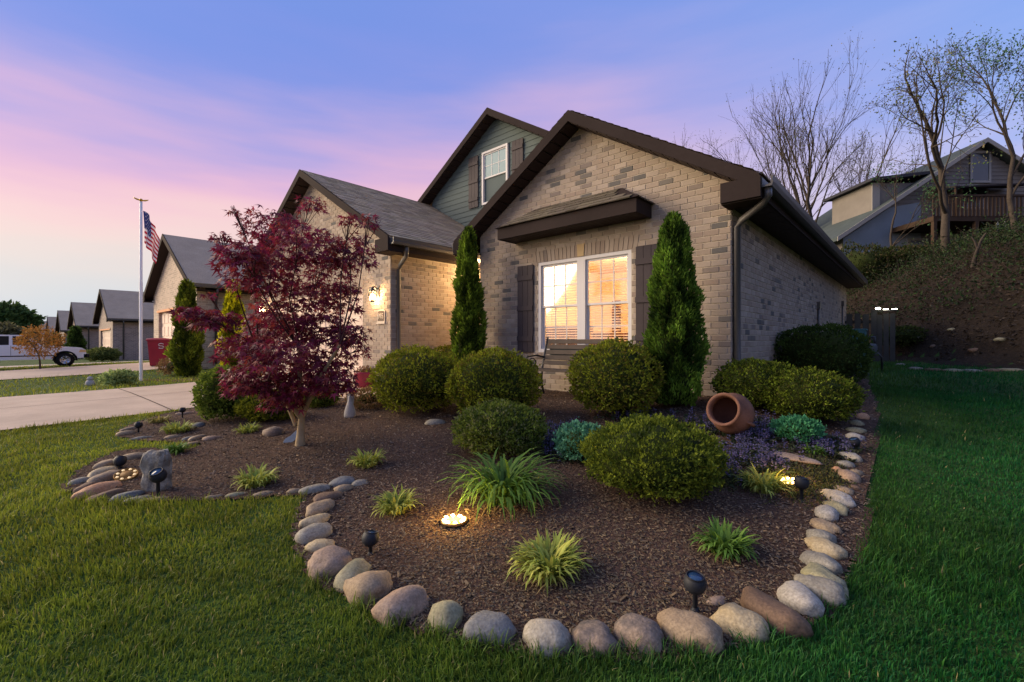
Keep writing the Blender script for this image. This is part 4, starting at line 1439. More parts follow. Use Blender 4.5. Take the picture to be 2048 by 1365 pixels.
# low bushes at the foot and top of the bank
def mound(name, px, py, hw, top, label, seed, cols, n=5000, leaf=.03, parent_group=None, flat=1.0, cat='bush', core=.82, s=None, up=.45, jit=.15, square=2.0, lumps=1.0):
    """clipped shrub: leaf clumps over a bumpy shell, dark inside; px/py its foot in the photo, hw half width, top its top"""
    rng = np.random.default_rng(seed)
    g = at_g(px, py) if s is None else at_s(px, py, s)
    if s is not None: g.z = gz(g.x, g.y)
    dep = depth_of(g)
    rx = hw * dep / FPX
    # the foot point is the near edge: the centre sits one radius behind
    dirv = Vector((g.x, g.y, 0)).normalized()
    c = g + dirv * rx * .75
    dep2 = depth_of(c)
    rx = hw * dep2 / FPX
    zt = CAM_H + (682.5 - top) * dep2 / FPX
    zb = gz(c.x, c.y)
    rz = max((zt - zb) / 2, .06)
    cz = zb + rz
    t = empty(name, (c.x, c.y, zb), label, cat, parent_group)
    cen = np.array([c.x, c.y, cz]); rad_ = np.array([rx, rx * flat, rz])
    off = rng.uniform(0, 50, 3)

    def shell(u):
        e = np.abs(u) ** square
        k = 1.0 / (e.sum(1) ** (1 / square))
        b = np.array([mnoise.noise(Vector(v * 2.3 * lumps + off)) for v in u]) * jit + np.array([mnoise.noise(Vector(v * 6.5 * lumps + off)) for v in u]) * jit * .8
        return u * (k * (1 + b))[:, None]
    # core
    bmv = []; bmf = []
    nu, nv = 20, 12
    U = np.array([[math.cos(2 * math.pi * i / nu) * math.sin(math.pi * j / nv), math.sin(2 * math.pi * i / nu) * math.sin(math.pi * j / nv), math.cos(math.pi * j / nv)] for j in range(nv + 1) for i in range(nu)])
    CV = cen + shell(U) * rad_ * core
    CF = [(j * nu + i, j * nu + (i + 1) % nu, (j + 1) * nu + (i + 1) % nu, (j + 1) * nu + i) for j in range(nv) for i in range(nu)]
    link('stems', fast_mesh('stems', CV, np.array(CF), smooth=True), M_core, t)  # solid dark core, painted as the shade behind the leaves
    u = unit(rng.normal(size=(n, 3)))
    u = u[u[:, 2] > -.82]; n = len(u)
    q = shell(u)
    depthf = 1 - np.abs(rng.normal(0, .055, n)) + (rng.random(n) < .10) * rng.uniform(0, .10, n)
    P = cen + q * rad_ * depthf[:, None]
    P[:, 2] = np.maximum(P[:, 2], zb + .01)
    D = unit(u * .75 + rng.normal(0, .55, (n, 3)) + np.array([0, 0, up]))
    # clumps of lighter young growth against older leaves
    cl = np.array([mnoise.noise(Vector(v * 5 + off)) for v in u])
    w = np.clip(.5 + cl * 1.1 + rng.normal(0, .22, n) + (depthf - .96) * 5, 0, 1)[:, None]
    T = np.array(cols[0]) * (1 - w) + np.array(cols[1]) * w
    if len(cols) > 2:
        sel = (rng.random(n) < .18)[:, None]
        T = np.where(sel, np.array(cols[2]), T)
    T = T * rng.uniform(.85, 1.6, (n, 1))
    V, F, TT = leaf_cards(P, D, rng.uniform(.7, 1.35, n) * leaf, leaf * .62, T, rng, curl=.2)
    link('foliage', fast_mesh('foliage', V, F, TT), M_leaf_sh, t)
    return t


BR = ((36, 44, 22), (60, 68, 32))
for i, (px, py, hw, top, s) in enumerate(((1720, 545, 60, 492, 21), (1800, 560, 70, 500, 20.5), (1960, 560, 80, 505, 20), (1870, 540, 60, 500, 22), (2020, 575, 60, 520, 18))):
    mound('hill_shrub', px, py, hw, top, ['dark shrub at the end of the roof eave on the bank', 'dark shrub below the corner of the hilltop deck', 'dark shrub below the white pickets', 'dark shrub behind the forked tree trunk', 'dark shrub under the leafy tree at the edge of view'][i],
          300 + i, [L3(*BR[0]), L3(*BR[1]), L3(80, 70, 50)], 2600, .11, 'shrubs along the top of the bank', s=s, lumps=1.6, jit=.25, core=.7)
mound('hill_shrub', 1805, 716, 45, 655, 'rounded dark shrub at the foot of the bank beside the fence', 310, [L3(40, 50, 22), L3(74, 84, 36), L3(70, 62, 40)], 2600, .08, 'shrubs along the top of the bank', lumps=1.4, jit=.2, core=.72)

# ================================================================== SHRUBS
GB = [L3(70, 82, 24), L3(136, 142, 40), L3(106, 96, 40)]
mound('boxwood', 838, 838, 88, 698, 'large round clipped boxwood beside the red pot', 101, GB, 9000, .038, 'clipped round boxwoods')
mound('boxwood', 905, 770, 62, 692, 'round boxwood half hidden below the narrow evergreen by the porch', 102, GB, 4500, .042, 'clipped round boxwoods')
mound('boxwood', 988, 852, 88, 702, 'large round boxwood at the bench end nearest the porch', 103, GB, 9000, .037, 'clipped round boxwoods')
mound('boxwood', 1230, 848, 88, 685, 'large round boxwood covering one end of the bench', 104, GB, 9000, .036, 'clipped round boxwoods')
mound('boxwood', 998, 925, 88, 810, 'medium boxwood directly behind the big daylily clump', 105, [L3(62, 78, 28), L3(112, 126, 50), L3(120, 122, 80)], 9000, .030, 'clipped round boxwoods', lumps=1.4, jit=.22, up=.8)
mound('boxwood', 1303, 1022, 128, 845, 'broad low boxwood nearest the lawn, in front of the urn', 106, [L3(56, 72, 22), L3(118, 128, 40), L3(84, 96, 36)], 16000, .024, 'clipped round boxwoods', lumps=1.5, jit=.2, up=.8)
RB = [L3(50, 64, 20), L3(108, 122, 36), L3(80, 80, 34)]
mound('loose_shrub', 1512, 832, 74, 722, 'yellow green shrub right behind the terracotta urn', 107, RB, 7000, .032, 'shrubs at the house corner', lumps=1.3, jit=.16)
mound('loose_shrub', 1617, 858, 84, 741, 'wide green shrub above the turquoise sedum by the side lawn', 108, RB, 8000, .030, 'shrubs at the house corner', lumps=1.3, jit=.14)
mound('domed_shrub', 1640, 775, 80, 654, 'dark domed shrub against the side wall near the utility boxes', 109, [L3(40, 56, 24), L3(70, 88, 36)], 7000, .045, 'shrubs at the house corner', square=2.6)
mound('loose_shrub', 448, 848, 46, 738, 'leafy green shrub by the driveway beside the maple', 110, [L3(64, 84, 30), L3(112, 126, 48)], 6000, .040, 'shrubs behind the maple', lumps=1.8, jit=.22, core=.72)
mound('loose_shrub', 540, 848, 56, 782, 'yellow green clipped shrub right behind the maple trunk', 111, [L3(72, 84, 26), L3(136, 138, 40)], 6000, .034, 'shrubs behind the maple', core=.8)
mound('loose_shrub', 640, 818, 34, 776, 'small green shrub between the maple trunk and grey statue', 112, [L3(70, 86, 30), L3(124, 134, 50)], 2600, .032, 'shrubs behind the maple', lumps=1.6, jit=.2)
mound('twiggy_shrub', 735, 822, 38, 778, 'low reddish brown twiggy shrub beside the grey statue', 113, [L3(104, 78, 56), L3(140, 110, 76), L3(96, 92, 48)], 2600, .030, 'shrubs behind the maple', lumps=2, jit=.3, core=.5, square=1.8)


def arborvitae(px, Y, py_top, hw, label, seed, cols, n=9000, kind=0, foot=None, leaf=.075, s=None):
    """narrow evergreen column: upright flat sprays around a leader; widest low down"""
    rng = np.random.default_rng(seed)
    if s is None:
        b = at_Y(px, 700, Y)
    else:
        b = at_s(px, 700, s)
    b.z = gz(b.x, b.y)
    dep = depth_of(b)
    hgt = CAM_H + (682.5 - py_top) * dep / FPX - b.z
    rmax = hw * dep / FPX
    t = empty('arborvitae', b, label, 'evergreen', 'narrow columnar evergreens')

    def prof(f):
        return rmax * np.interp(f, [0, .05, .15, .3, .5, .7, .85, .94, 1.0], [.62, .80, .92, 1.0, .84, .60, .46, .34, .07])
    off = rng.uniform(0, 40)
    MB().tube([b + Vector((0, 0, -.05)), b + Vector((0, 0, hgt * .5)), b + Vector((0, 0, hgt * .97))], [rmax * .10, rmax * .07, .008], 7).build('trunk', M_bark, t)
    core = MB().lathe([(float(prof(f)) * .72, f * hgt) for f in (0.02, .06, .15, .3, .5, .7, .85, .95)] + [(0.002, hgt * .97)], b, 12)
    core.build('shadow_core', M_core, t)  # solid core whose dark colour stands for shade between the sprays
    f = rng.beta(1.15, 1.35, n)
    az = rng.uniform(0, 2 * math.pi, n)
    bump = np.array([.7 * mnoise.noise(Vector((math.cos(a) * 1.1, math.sin(a) * 1.1, ff * hgt * 1.7 + off))) + .7 * mnoise.noise(Vector((math.cos(a) * 2.6, math.sin(a) * 2.6, ff * hgt * 4.2 + off))) for a, ff in zip(az, f)])
    rr = prof(f) * (1 + .58 * bump) * (1 - np.abs(rng.normal(0, .10, n)) + (rng.random(n) < .12) * rng.uniform(0, .14, n))
    P = np.stack([b.x + np.cos(az) * rr, b.y + np.sin(az) * rr, b.z + .03 + f * hgt * .98], 1)
    D = unit(np.stack([np.cos(az), np.sin(az), np.full(n, 1.35)], 1) + rng.normal(0, .38, (n, 3)))
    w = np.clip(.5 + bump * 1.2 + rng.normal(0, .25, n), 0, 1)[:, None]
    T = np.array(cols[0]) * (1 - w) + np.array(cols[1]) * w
    T = T * rng.uniform(.55, 1.65, (n, 1)) * np.clip(.9 + .9 * bump, .4, 1.4)[:, None]  # hollows between sprays darkened in the tint, painting shaded gaps
    V, F, TT = leaf_cards(P, D, rng.uniform(.6, 1.3, n) * leaf, leaf * .42, T, rng, curl=.12)
    link('foliage', fast_mesh('foliage', V, F, TT), M_leaf_sh, t)
    return t


AV = [L3(42, 66, 24), L3(96, 124, 42)]
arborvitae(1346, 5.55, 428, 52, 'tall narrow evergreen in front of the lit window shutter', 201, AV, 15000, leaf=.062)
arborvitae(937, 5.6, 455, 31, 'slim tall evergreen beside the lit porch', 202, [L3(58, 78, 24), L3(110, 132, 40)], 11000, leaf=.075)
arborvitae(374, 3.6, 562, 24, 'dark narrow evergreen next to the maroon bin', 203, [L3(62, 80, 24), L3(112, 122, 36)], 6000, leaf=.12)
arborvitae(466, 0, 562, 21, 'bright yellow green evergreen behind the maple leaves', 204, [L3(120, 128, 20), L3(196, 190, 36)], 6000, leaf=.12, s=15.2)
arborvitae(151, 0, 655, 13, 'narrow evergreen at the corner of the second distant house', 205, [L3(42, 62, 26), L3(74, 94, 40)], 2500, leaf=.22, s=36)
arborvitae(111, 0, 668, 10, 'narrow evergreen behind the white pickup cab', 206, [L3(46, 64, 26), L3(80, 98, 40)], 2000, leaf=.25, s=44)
mound('hedge_bush', 207, 724, 26, 697, 'wide green bush before the grey brown neighbour house', 207, [L3(72, 84, 40), L3(112, 118, 62)], 2500, .10, 'neighbour bushes', s=28)
mound('hedge_bush', 355, 737, 30, 716, 'low dry brown bush at the foot of the dark evergreen', 208, [L3(112, 88, 58), L3(140, 112, 76)], 1500, .06, 'neighbour bushes', s=14.0, core=.6, jit=.25)
mound('leafy_clump', 238, 773, 24, 744, 'soft green perennial clump at the foot of the flagpole', 209, [L3(120, 138, 80), L3(160, 172, 110)], 1400, .075, 'neighbour bushes', core=.5, jit=.35, lumps=1.8, up=.8)

# ================================================================== JAPANESE MAPLE
def maple():
    rng = np.random.default_rng(55)
    b = at_g(600, 893)
    s0 = depth_of(b)
    t = empty('japanese_maple', b, 'red leaved japanese maple with a pale forked trunk', 'tree')
    pads = [(480, 505, 52, 30, 260), (545, 452, 72, 40, 420), (622, 405, 34, 18, 90), (466, 414, 12, 5, 12), (600, 485, 84, 44, 520), (520, 545, 80, 40, 460), (640, 545, 80, 45, 480), (700, 500, 56, 40, 300),
            (738, 437, 22, 16, 40), (590, 605, 92, 44, 520), (682, 592, 46, 36, 240), (530, 645, 56, 34, 300), (640, 655, 76, 38, 420), (700, 668, 46, 30, 200), (722, 700, 18, 10, 20),
            (425, 634, 52, 20, 200), (380, 618, 36, 12, 70), (486, 690, 62, 28, 300), (560, 705, 84, 36, 460), (650, 722, 72, 32, 380), (520, 748, 82, 30, 420), (600, 765, 76, 26, 380), (660, 757, 60, 22, 240),
            (565, 792, 48, 20, 200), (692, 775, 26, 9, 50), (440, 470, 20, 12, 40), (415, 585, 14, 6, 14), (505, 770, 40, 16, 120), (700, 435, 26, 12, 40), (580, 655, 60, 30, 220)]
    segs = []
    base = np.array(b)
    fork = np.array(at_s(603, 838, s0)); fork2 = np.array(at_s(592, 852, s0))
    segs += [(base + np.array([0, 0, -.06]), base * .55 + fork * .45, .062, .040), (base * .55 + fork * .45, fork, .040, .034)]
    limbs = []
    for (px, py, ds, r) in ((560, 760, -.15, .022), (640, 740, .1, .026), (600, 700, 0, .028), (520, 720, .25, .02), (680, 690, -.2, .02)):
        e = np.array(at_s(px, py, s0 + ds))
        st = fork if px > 540 else fork2
        m = (st + e) / 2 + np.array([0, 0, .03]) + rng.normal(0, .02, 3)
        segs += [(st, m, r * 1.1, r), (m, e, r, r * .75)]; limbs.append(e)
    limbs = np.array(limbs)
    V, F, T = [], [], []
    nv = 0
    cols = np.array([L3(116, 32, 58), L3(134, 42, 70), L3(92, 26, 46), L3(138, 60, 56)])
    for (px, py, w, h, n) in pads:
        w *= .88; h *= .84
        ds = rng.normal(0, .38)
        c = np.array(at_s(px, py, s0 + ds)); k = (s0 + ds) / FPX
        # twig from the nearest limb out to the pad
        j = int(np.argmin(((limbs - c) ** 2).sum(1) + 2.0 * np.maximum(limbs[:, 2] - c[2], 0)))
        a = limbs[j]; m = (a * .5 + c * .5) + np.array([0, 0, -.05]) + rng.normal(0, .05, 3)
        segs += [(a, m, .011, .007), (m, c, .007, .004)]
        for q in range(6):
            e = c + np.array([rng.normal(0, w * k * .6), rng.normal(0, w * k * .6), rng.normal(0, h * k * .35)])
            segs.append((c * .6 + m * .4, e, .005, .002))
        n = int(n * 1.0)
        # leaves hang in a few flat layers within the pad
        lay = rng.integers(0, 3, n)
        zz = (lay - 1) * h * k * .62 + rng.normal(0, h * k * .16, n)
        R_ = np.sqrt(rng.random(n)); A_ = rng.uniform(0, 2 * math.pi, n)
        lat = np.array([RT.x, RT.y, 0]); fo = np.array([FW.x, FW.y, 0])
        P = c + (lat[None] * (np.cos(A_) * R_ * w * k)[:, None]) + fo[None] * (np.sin(A_) * R_ * min(w * k * .9, .42))[:, None]
        P[:, 2] += zz - .06 * R_ ** 2
        # palmate leaf: five pointed lobes in a fan, tip drooping
        out = unit(P - c + rng.normal(0, .06, (n, 3)) + 1e-4); out[:, 2] = -.55 + rng.normal(0, .40, n); out = unit(out)
        side = unit(np.cross(out, np.array([0, 0, 1.]) + rng.normal(0, .45, (n, 3))))
        nrm = np.cross(side, out)
        sz = rng.uniform(.055, .090, n) * (1 if n > 60 else .85)
        tin = cols[rng.integers(0, 4, n)] * rng.uniform(.62, 1.35, (n, 1))
        angs = [-1.75, -1.35, -.95, -.5, 0, .5, .95, 1.35, 1.75]
        lens = [.55, .22, .85, .26, 1.0, .26, .85, .22, .55]
        ring = [P]
        for an, ln in zip(angs, lens):
            ring.append(P + (out * math.cos(an) + side * math.sin(an)) * (sz * ln)[:, None] - nrm * (sz * .22 * ln)[:, None])
        vv = np.stack(ring, 1)
        V.append(vv.reshape(-1, 3))
        i0 = nv + np.arange(n)[:, None] * 10
        tri = np.array([(0, q, q + 1) for q in range(1, 9)])
        F.append((i0[:, None, :] + tri[None]).reshape(-1, 3))
        T.append(np.repeat(tin, 10, axis=0)); nv += n * 10
    link('trunk', branches_mesh('trunk', [q for q in segs if q[2] > .0165], 9), M_bark_pale, t)
    link('twigs', branches_mesh('twigs', [q for q in segs if q[2] <= .0165], 4), mat('maple_twig', L3(70, 44, 44), .8), t)['kind'] = 'stuff'
    link('crown', fast_mesh('crown', np.concatenate(V), np.concatenate(F), np.concatenate(T)), mat('maple_leaf', (1, 1, 1), .55, tint=True, trans=.35, spec=.3), t)


maple()


# ================================================================== PERENNIALS
def clump(name, px, py, w, h, label, seed, cols, n, cat='plant', group=None, leaf_w=.016, droop=(.5, 1.5), lean=(.05, .8), dead=0, base=.42):
    """grassy clump of strap leaves rising from a crown"""
    rng = np.random.default_rng(seed)
    b = at_g(px, py)
    k = depth_of(b) / FPX
    t = empty(name, b, label, cat, group)
    R_ = w * k * .5
    rr = np.sqrt(rng.random(n)) * R_ * base; aa = rng.uniform(0, 2 * math.pi, n)
    P = np.stack([b.x + np.cos(aa) * rr, b.y + np.sin(aa) * rr, np.zeros(n)], 1)
    P[:, 2] = gz_np(P[:, 0], P[:, 1]) + .01
    az = aa + rng.normal(0, .55, n)
    L_ = h * k * rng.uniform(.75, 1.25, n)
    le = rng.uniform(lean[0], lean[1], n) * (.35 + .65 * rr / max(R_ * base, 1e-4))
    dr = rng.uniform(droop[0], droop[1], n)
    T = tint_mix(rng, n, cols, .15)
    V, F, TT = strap_leaves(P, az, L_, np.full(n, leaf_w) * rng.uniform(.7, 1.3, n), le, dr, T)
    link('leaves', fast_mesh('leaves', V, F, TT), M_leaf, t)
    if dead:
        n2 = dead
        aa = rng.uniform(0, 2 * math.pi, n2); rr = R_ * rng.uniform(.2, .5, n2)
        P = np.stack([b.x + np.cos(aa) * rr, b.y + np.sin(aa) * rr, np.zeros(n2)], 1); P[:, 2] = gz_np(P[:, 0], P[:, 1]) + .012
        V, F, TT = strap_leaves(P, aa + rng.normal(0, .7, n2), h * k * rng.uniform(.5, .95, n2), np.full(n2, leaf_w * .45), rng.uniform(.9, 1.45, n2), rng.uniform(.1, .9, n2), tint_mix(rng, n2, [L3(150, 132, 92), L3(120, 104, 70)], .2))
        link('dry_leaves', fast_mesh('dry_leaves', V, F, TT), M_leaf, t)
    return t


LY = [L3(146, 162, 70), L3(184, 180, 84), L3(122, 142, 60)]
LG = [L3(86, 124, 46), L3(120, 152, 58), L3(70, 104, 40)]
clump('daylily', 1008, 1000, 160, 112, 'big green daylily clump above the glowing disc light', 401, LG, 230, leaf_w=.021, droop=(1.0, 2.7), lean=(.05, .8), dead=60, base=.55)
SM = [(790, 1026, 74, 58, 'young lily tuft between glowing disc and notch of the lawn', LY, 402, 110), (1098, 1150, 118, 92, 'yellowish lily tuft with dry leaves in front of the glowing disc', LY, 403, 200),
      (1450, 1108, 92, 70, 'lily tuft alone in the mulch near the front corner stones', LG, 404, 150), (512, 972, 76, 48, 'yellow green lily tuft nearest the stone block', LY, 405, 130),
      (734, 934, 62, 44, 'lily tuft in the open mulch in front of the grey statue', LY, 406, 110), (356, 866, 60, 30, 'pale lily tuft in the small lobe by the driveway', LY, 407, 100),
      (496, 866, 50, 24, 'low lily tuft in front of the shrub behind the maple', LY, 408, 80), (352, 908, 44, 34, 'lily tuft right behind the grey stone block', LG, 409, 80),
      (1526, 982, 84, 56, 'lily tuft next to the small lit disc light', LY, 410, 130), (318, 846, 48, 22, 'dry pale tuft at the driveway edge of the small lobe', [L3(150, 140, 80), L3(120, 120, 60)], 411, 60),
      (1628, 910, 40, 26, 'small tuft between turquoise sedum and side edging stones', LG, 412, 60)]
for (px, py, w, h, lab, c, sd, n) in SM:
    clump('lily_tuft', px, py, w, h * .74, lab, sd, c, int(n * 1.3), group='young lily tufts in the bed', leaf_w=.017, droop=(.6, 2.4), lean=(.0, .6), dead=n // 2, base=.66)


def sedum(px, py, hw, top, label, seed, cols):
    return mound('sedum', px, py, hw, top, label, seed, cols, 2600, .030, 'blue green sedums', core=.7, up=.9, lumps=2.2, jit=.28, cat='plant', square=1.8)


sedum(1162, 935, 50, 848, 'turquoise sedum between two boxwoods', 420, [L3(62, 112, 82), L3(104, 154, 118)])
sedum(1594, 892, 42, 838, 'turquoise sedum below the wide shrub by the side lawn', 421, [L3(50, 110, 72), L3(86, 150, 102)])


def ajuga():
    """purple flowering ground cover around the stepping stone"""
    rng = np.random.default_rng(88)
    spots = [(1110, 870, 45, 22), (1260, 838, 70, 12), (1420, 858, 60, 18), (1480, 872, 70, 22), (1540, 878, 60, 20), (1620, 890, 50, 16), (1460, 925, 50, 26), (1500, 905, 50, 22), (1660, 905, 40, 18), (1440, 945, 40, 22), (1540, 935, 30, 14), (1120, 905, 30, 25), (1580, 860, 40, 15), (1500, 850, 40, 12)]
    P = []
    for (px, py, w, h) in spots:
        for _ in range(34):
            p = at_g(px + rng.normal(0, w * .6), py + rng.normal(0, h * .55)); P.append(p)
    P = np.array([tuple(p) for p in P])
    keep = P[:, 1] < 6.1
    P = P[keep]
    V = []; F = []; T = []; nv = 0
    for p in P:
        hgt = rng.uniform(.05, .12); n = 17
        f = rng.random(n) ** .8; az = rng.uniform(0, 6.28, n)
        q = p + np.stack([np.cos(az) * .006, np.sin(az) * .006, f * hgt + .02], 1)
        D = unit(np.stack([np.cos(az), np.sin(az), np.full(n, .35)], 1))
        t = tint_mix(rng, n, [L3(96, 92, 132), L3(116, 104, 148), L3(74, 78, 104)], .2)
        v, ff, tt = leaf_cards(q, D, rng.uniform(.012, .022, n), .012, t, rng)
        V.append(v); F.append(ff + nv); T.append(tt); nv += len(v)
        n = 16
        az = rng.uniform(0, 6.28, n); q = p + np.stack([np.cos(az) * .03, np.sin(az) * .03, rng.uniform(.005, .03, n)], 1)
        D = unit(np.stack([np.cos(az), np.sin(az), rng.uniform(.1, .7, n)], 1))
        v, ff, tt = leaf_cards(q, D, rng.uniform(.03, .06, n), .028, tint_mix(rng, n, [L3(58, 76, 44), L3(74, 84, 60), L3(70, 62, 60)], .2), rng)
        V.append(v); F.append(ff + nv); T.append(tt); nv += len(v)
    o = link('bugleweed', fast_mesh('bugleweed', np.concatenate(V), np.concatenate(F), np.concatenate(T)), M_leaf)
    tag(o, 'purple flowering ground cover around the stepping stones', 'ground cover', kind='stuff')
    # creeping green at the front of it
    n = 5200
    sp = [(1560, 955, 70, 22), (1640, 930, 40, 30), (1600, 985, 50, 20), (1450, 970, 40, 16), (1660, 960, 25, 30)]
    c = rng.integers(0, len(sp), 260)
    Q = np.array([tuple(at_g(sp[i][0] + rng.normal(0, sp[i][2] * .6), sp[i][1] + rng.normal(0, sp[i][3] * .6))) for i in c])
    Pn = np.repeat(Q, 20, 0) + rng.normal(0, .035, (5200, 3)) * np.array([1, 1, 0]); Pn[:, 2] = gz_np(Pn[:, 0], Pn[:, 1]) + rng.uniform(.01, .03, n)
    v, f, tt = leaf_cards(Pn, unit(rng.normal(size=(n, 3)) + np.array([0, 0, .6])), rng.uniform(.012, .03, n), .012, tint_mix(rng, n, [L3(64, 78, 38), L3(92, 96, 50), L3(80, 70, 48)]), rng)
    tag(link('creeping_cover', fast_mesh('creeping_cover', v, f, tt), M_leaf), 'low creeping green cover by the side edging', 'ground cover', kind='stuff')


ajuga()

# ================================================================== STONES
def stone_mat(name, a, b, scale=6, amt=.5):
    m = bpy.data.materials.new(name); m.use_nodes = True
    nt = m.node_tree; N, L = nt.nodes, nt.links
    p = N['Principled BSDF']; p.inputs['Roughness'].default_value = .78; p.inputs['Specular IOR Level'].default_value = .3
    tc = N.new('ShaderNodeTexCoord')
    nz = N.new('ShaderNodeTexNoise'); nz.inputs['Scale'].default_value = scale; nz.inputs['Detail'].default_value = 7; nz.inputs['Roughness'].default_value = .62
    L.new(tc.outputs['Object'], nz.inputs['Vector'])
    rp = N.new('ShaderNodeValToRGB')
    rp.color_ramp.elements[0].position = .38; rp.color_ramp.elements[1].position = .66
    rp.color_ramp.elements[0].color = lin(*a); rp.color_ramp.elements[1].color = lin(*b)
    L.new(nz.outputs['Fac'], rp.inputs[0])
    n2 = N.new('ShaderNodeTexNoise'); n2.inputs['Scale'].default_value = 90; n2.inputs['Detail'].default_value = 4
    L.new(tc.outputs['Object'], n2.inputs['Vector'])
    mr = N.new('ShaderNodeMapRange'); mr.inputs['From Min'].default_value = .3; mr.inputs['From Max'].default_value = .7; mr.inputs['To Min'].default_value = .74; mr.inputs['To Max'].default_value = 1.2
    L.new(n2.outputs['Fac'], mr.inputs[0])
    mx = N.new('ShaderNodeMix'); mx.data_type = 'RGBA'; mx.blend_type = 'MULTIPLY'; mx.inputs['Factor'].default_value = 1
    L.new(rp.outputs[0], mx.inputs['A']); L.new(mr.outputs[0], mx.inputs['B']); L.new(mx.outputs['Result'], p.inputs['Base Color'])
    # mud and lichen stains with ragged borders
    n3 = N.new('ShaderNodeTexNoise'); n3.inputs['Scale'].default_value = 17; n3.inputs['Detail'].default_value = 9; n3.inputs['Roughness'].default_value = .75
    L.new(tc.outputs['Object'], n3.inputs['Vector'])
    m3 = N.new('ShaderNodeMapRange'); m3.inputs['From Min'].default_value = .54; m3.inputs['From Max'].default_value = .66; m3.inputs['To Min'].default_value = 0; m3.inputs['To Max'].default_value = .55
    L.new(n3.outputs['Fac'], m3.inputs[0])
    mx2 = N.new('ShaderNodeMix'); mx2.data_type = 'RGBA'; mx2.inputs['B'].default_value = lin(84, 68, 52)
    L.new(m3.outputs[0], mx2.inputs['Factor']); L.new(mx.outputs['Result'], mx2.inputs['A']); L.new(mx2.outputs['Result'], p.inputs['Base Color'])
    bp = N.new('ShaderNodeBump'); bp.inputs['Strength'].default_value = .55; bp.inputs['Distance'].default_value = .005
    sm = N.new('ShaderNodeMath'); sm.operation = 'ADD'; L.new(n2.outputs['Fac'], sm.inputs[0]); L.new(n3.outputs['Fac'], sm.inputs[1])
    L.new(sm.outputs[0], bp.inputs['Height']); L.new(bp.outputs[0], p.inputs['Normal'])
    return m


ST = {'tan': ((134, 115, 92), (160, 140, 112)), 'cream': ((158, 140, 106), (180, 164, 132)), 'grey': ((118, 113, 102), (150, 144, 130)), 'pale': ((142, 135, 120), (168, 160, 144)),
      'blue-grey': ((98, 100, 100), (132, 130, 124)), 'brown': ((98, 78, 62), (122, 98, 78)), 'pinkish': ((136, 114, 96), (160, 138, 118)), 'orange': ((176, 128, 92), (188, 148, 112)),
      'mottled': ((84, 78, 74), (164, 142, 120)), 'olive': ((126, 122, 94), (158, 150, 120)), 'white': ((146, 140, 128), (176, 168, 156))}
ST_M = {k: stone_mat('stone_' + k.replace('-', '_'), *v) for k, v in ST.items()}


def ico(sub):
    import bmesh
    bm = bmesh.new(); bmesh.ops.create_icosphere(bm, subdivisions=sub, radius=1)
    V = np.array([v.co[:] for v in bm.verts]); F = np.array([[v.index for v in f.verts] for f in bm.faces]); bm.free()
    return V, F


STONE_SPOTS = []
ICO3 = ico(3); ICO2 = ico(2)


def stone(px, py, w, h, rot, col, label, seed, group='rounded river stones edging the bed', name='river_stone', flatk=1.0, bury=.62, cat='stone'):
    rng = np.random.default_rng(seed)
    g = at_g(px, py)
    for _ in range(3):
        dep = depth_of(g); k = dep / FPX
        phi = math.atan2(CAM_H - g.z, math.hypot(g.x, g.y))
        th = rad(rot)
        gvx, gvy = math.cos(th), math.sin(th) / max(math.sin(phi), .25)
        gl = math.hypot(gvx, gvy)
        a = w / 2 * k * min(gl, 1.35) * .96
        b_ = h / 2 * k / math.sqrt(.62 * math.cos(phi) ** 2 + math.sin(phi) ** 2)
        b_ = min(b_, a * 1.05)
        c = max(b_ * .80 * flatk, .02)
        g = at_g(px, py, c * .35)
    ctr = Vector((g.x, g.y, gz(g.x, g.y) + c * (1 - bury) * .75))
    vdir = Vector((g.x, g.y, 0)).normalized(); vr = Vector((vdir.y, -vdir.x, 0))
    ax = (vr * gvx + vdir * gvy).normalized(); ay = Vector((-ax.y, ax.x, 0))
    V, F = ICO3 if w > 45 else ICO2
    off = rng.uniform(0, 99, 3)
    n1 = np.array([mnoise.noise(Vector(v * 1.1 + off)) for v in V]); n2 = np.array([mnoise.noise(Vector(v * 2.4 + off)) for v in V])
    e = 2.35
    sq = 1 / ((np.abs(V) ** e).sum(1) ** (1 / e))
    W = V * (sq * (1 + .25 * n1 + .13 * n2))[:, None] * np.array([a, b_, c])
    W[:, 0] *= 1 + .12 * rng.normal() * W[:, 1] / max(b_, 1e-3)
    A = np.array([[ax.x, ay.x, 0], [ax.y, ay.y, 0], [0, 0, 1]])
    me = fast_mesh('river_stone', W @ A.T, F, smooth=True)
    me.materials.append(ST_M[col])
    o = bpy.data.objects.new(name, me); o.location = ctr
    COL.objects.link(o)
    STONE_SPOTS.append((ctr.x, ctr.y, a, b_, ax.x, ax.y))
    return tag(o, label, cat, group)


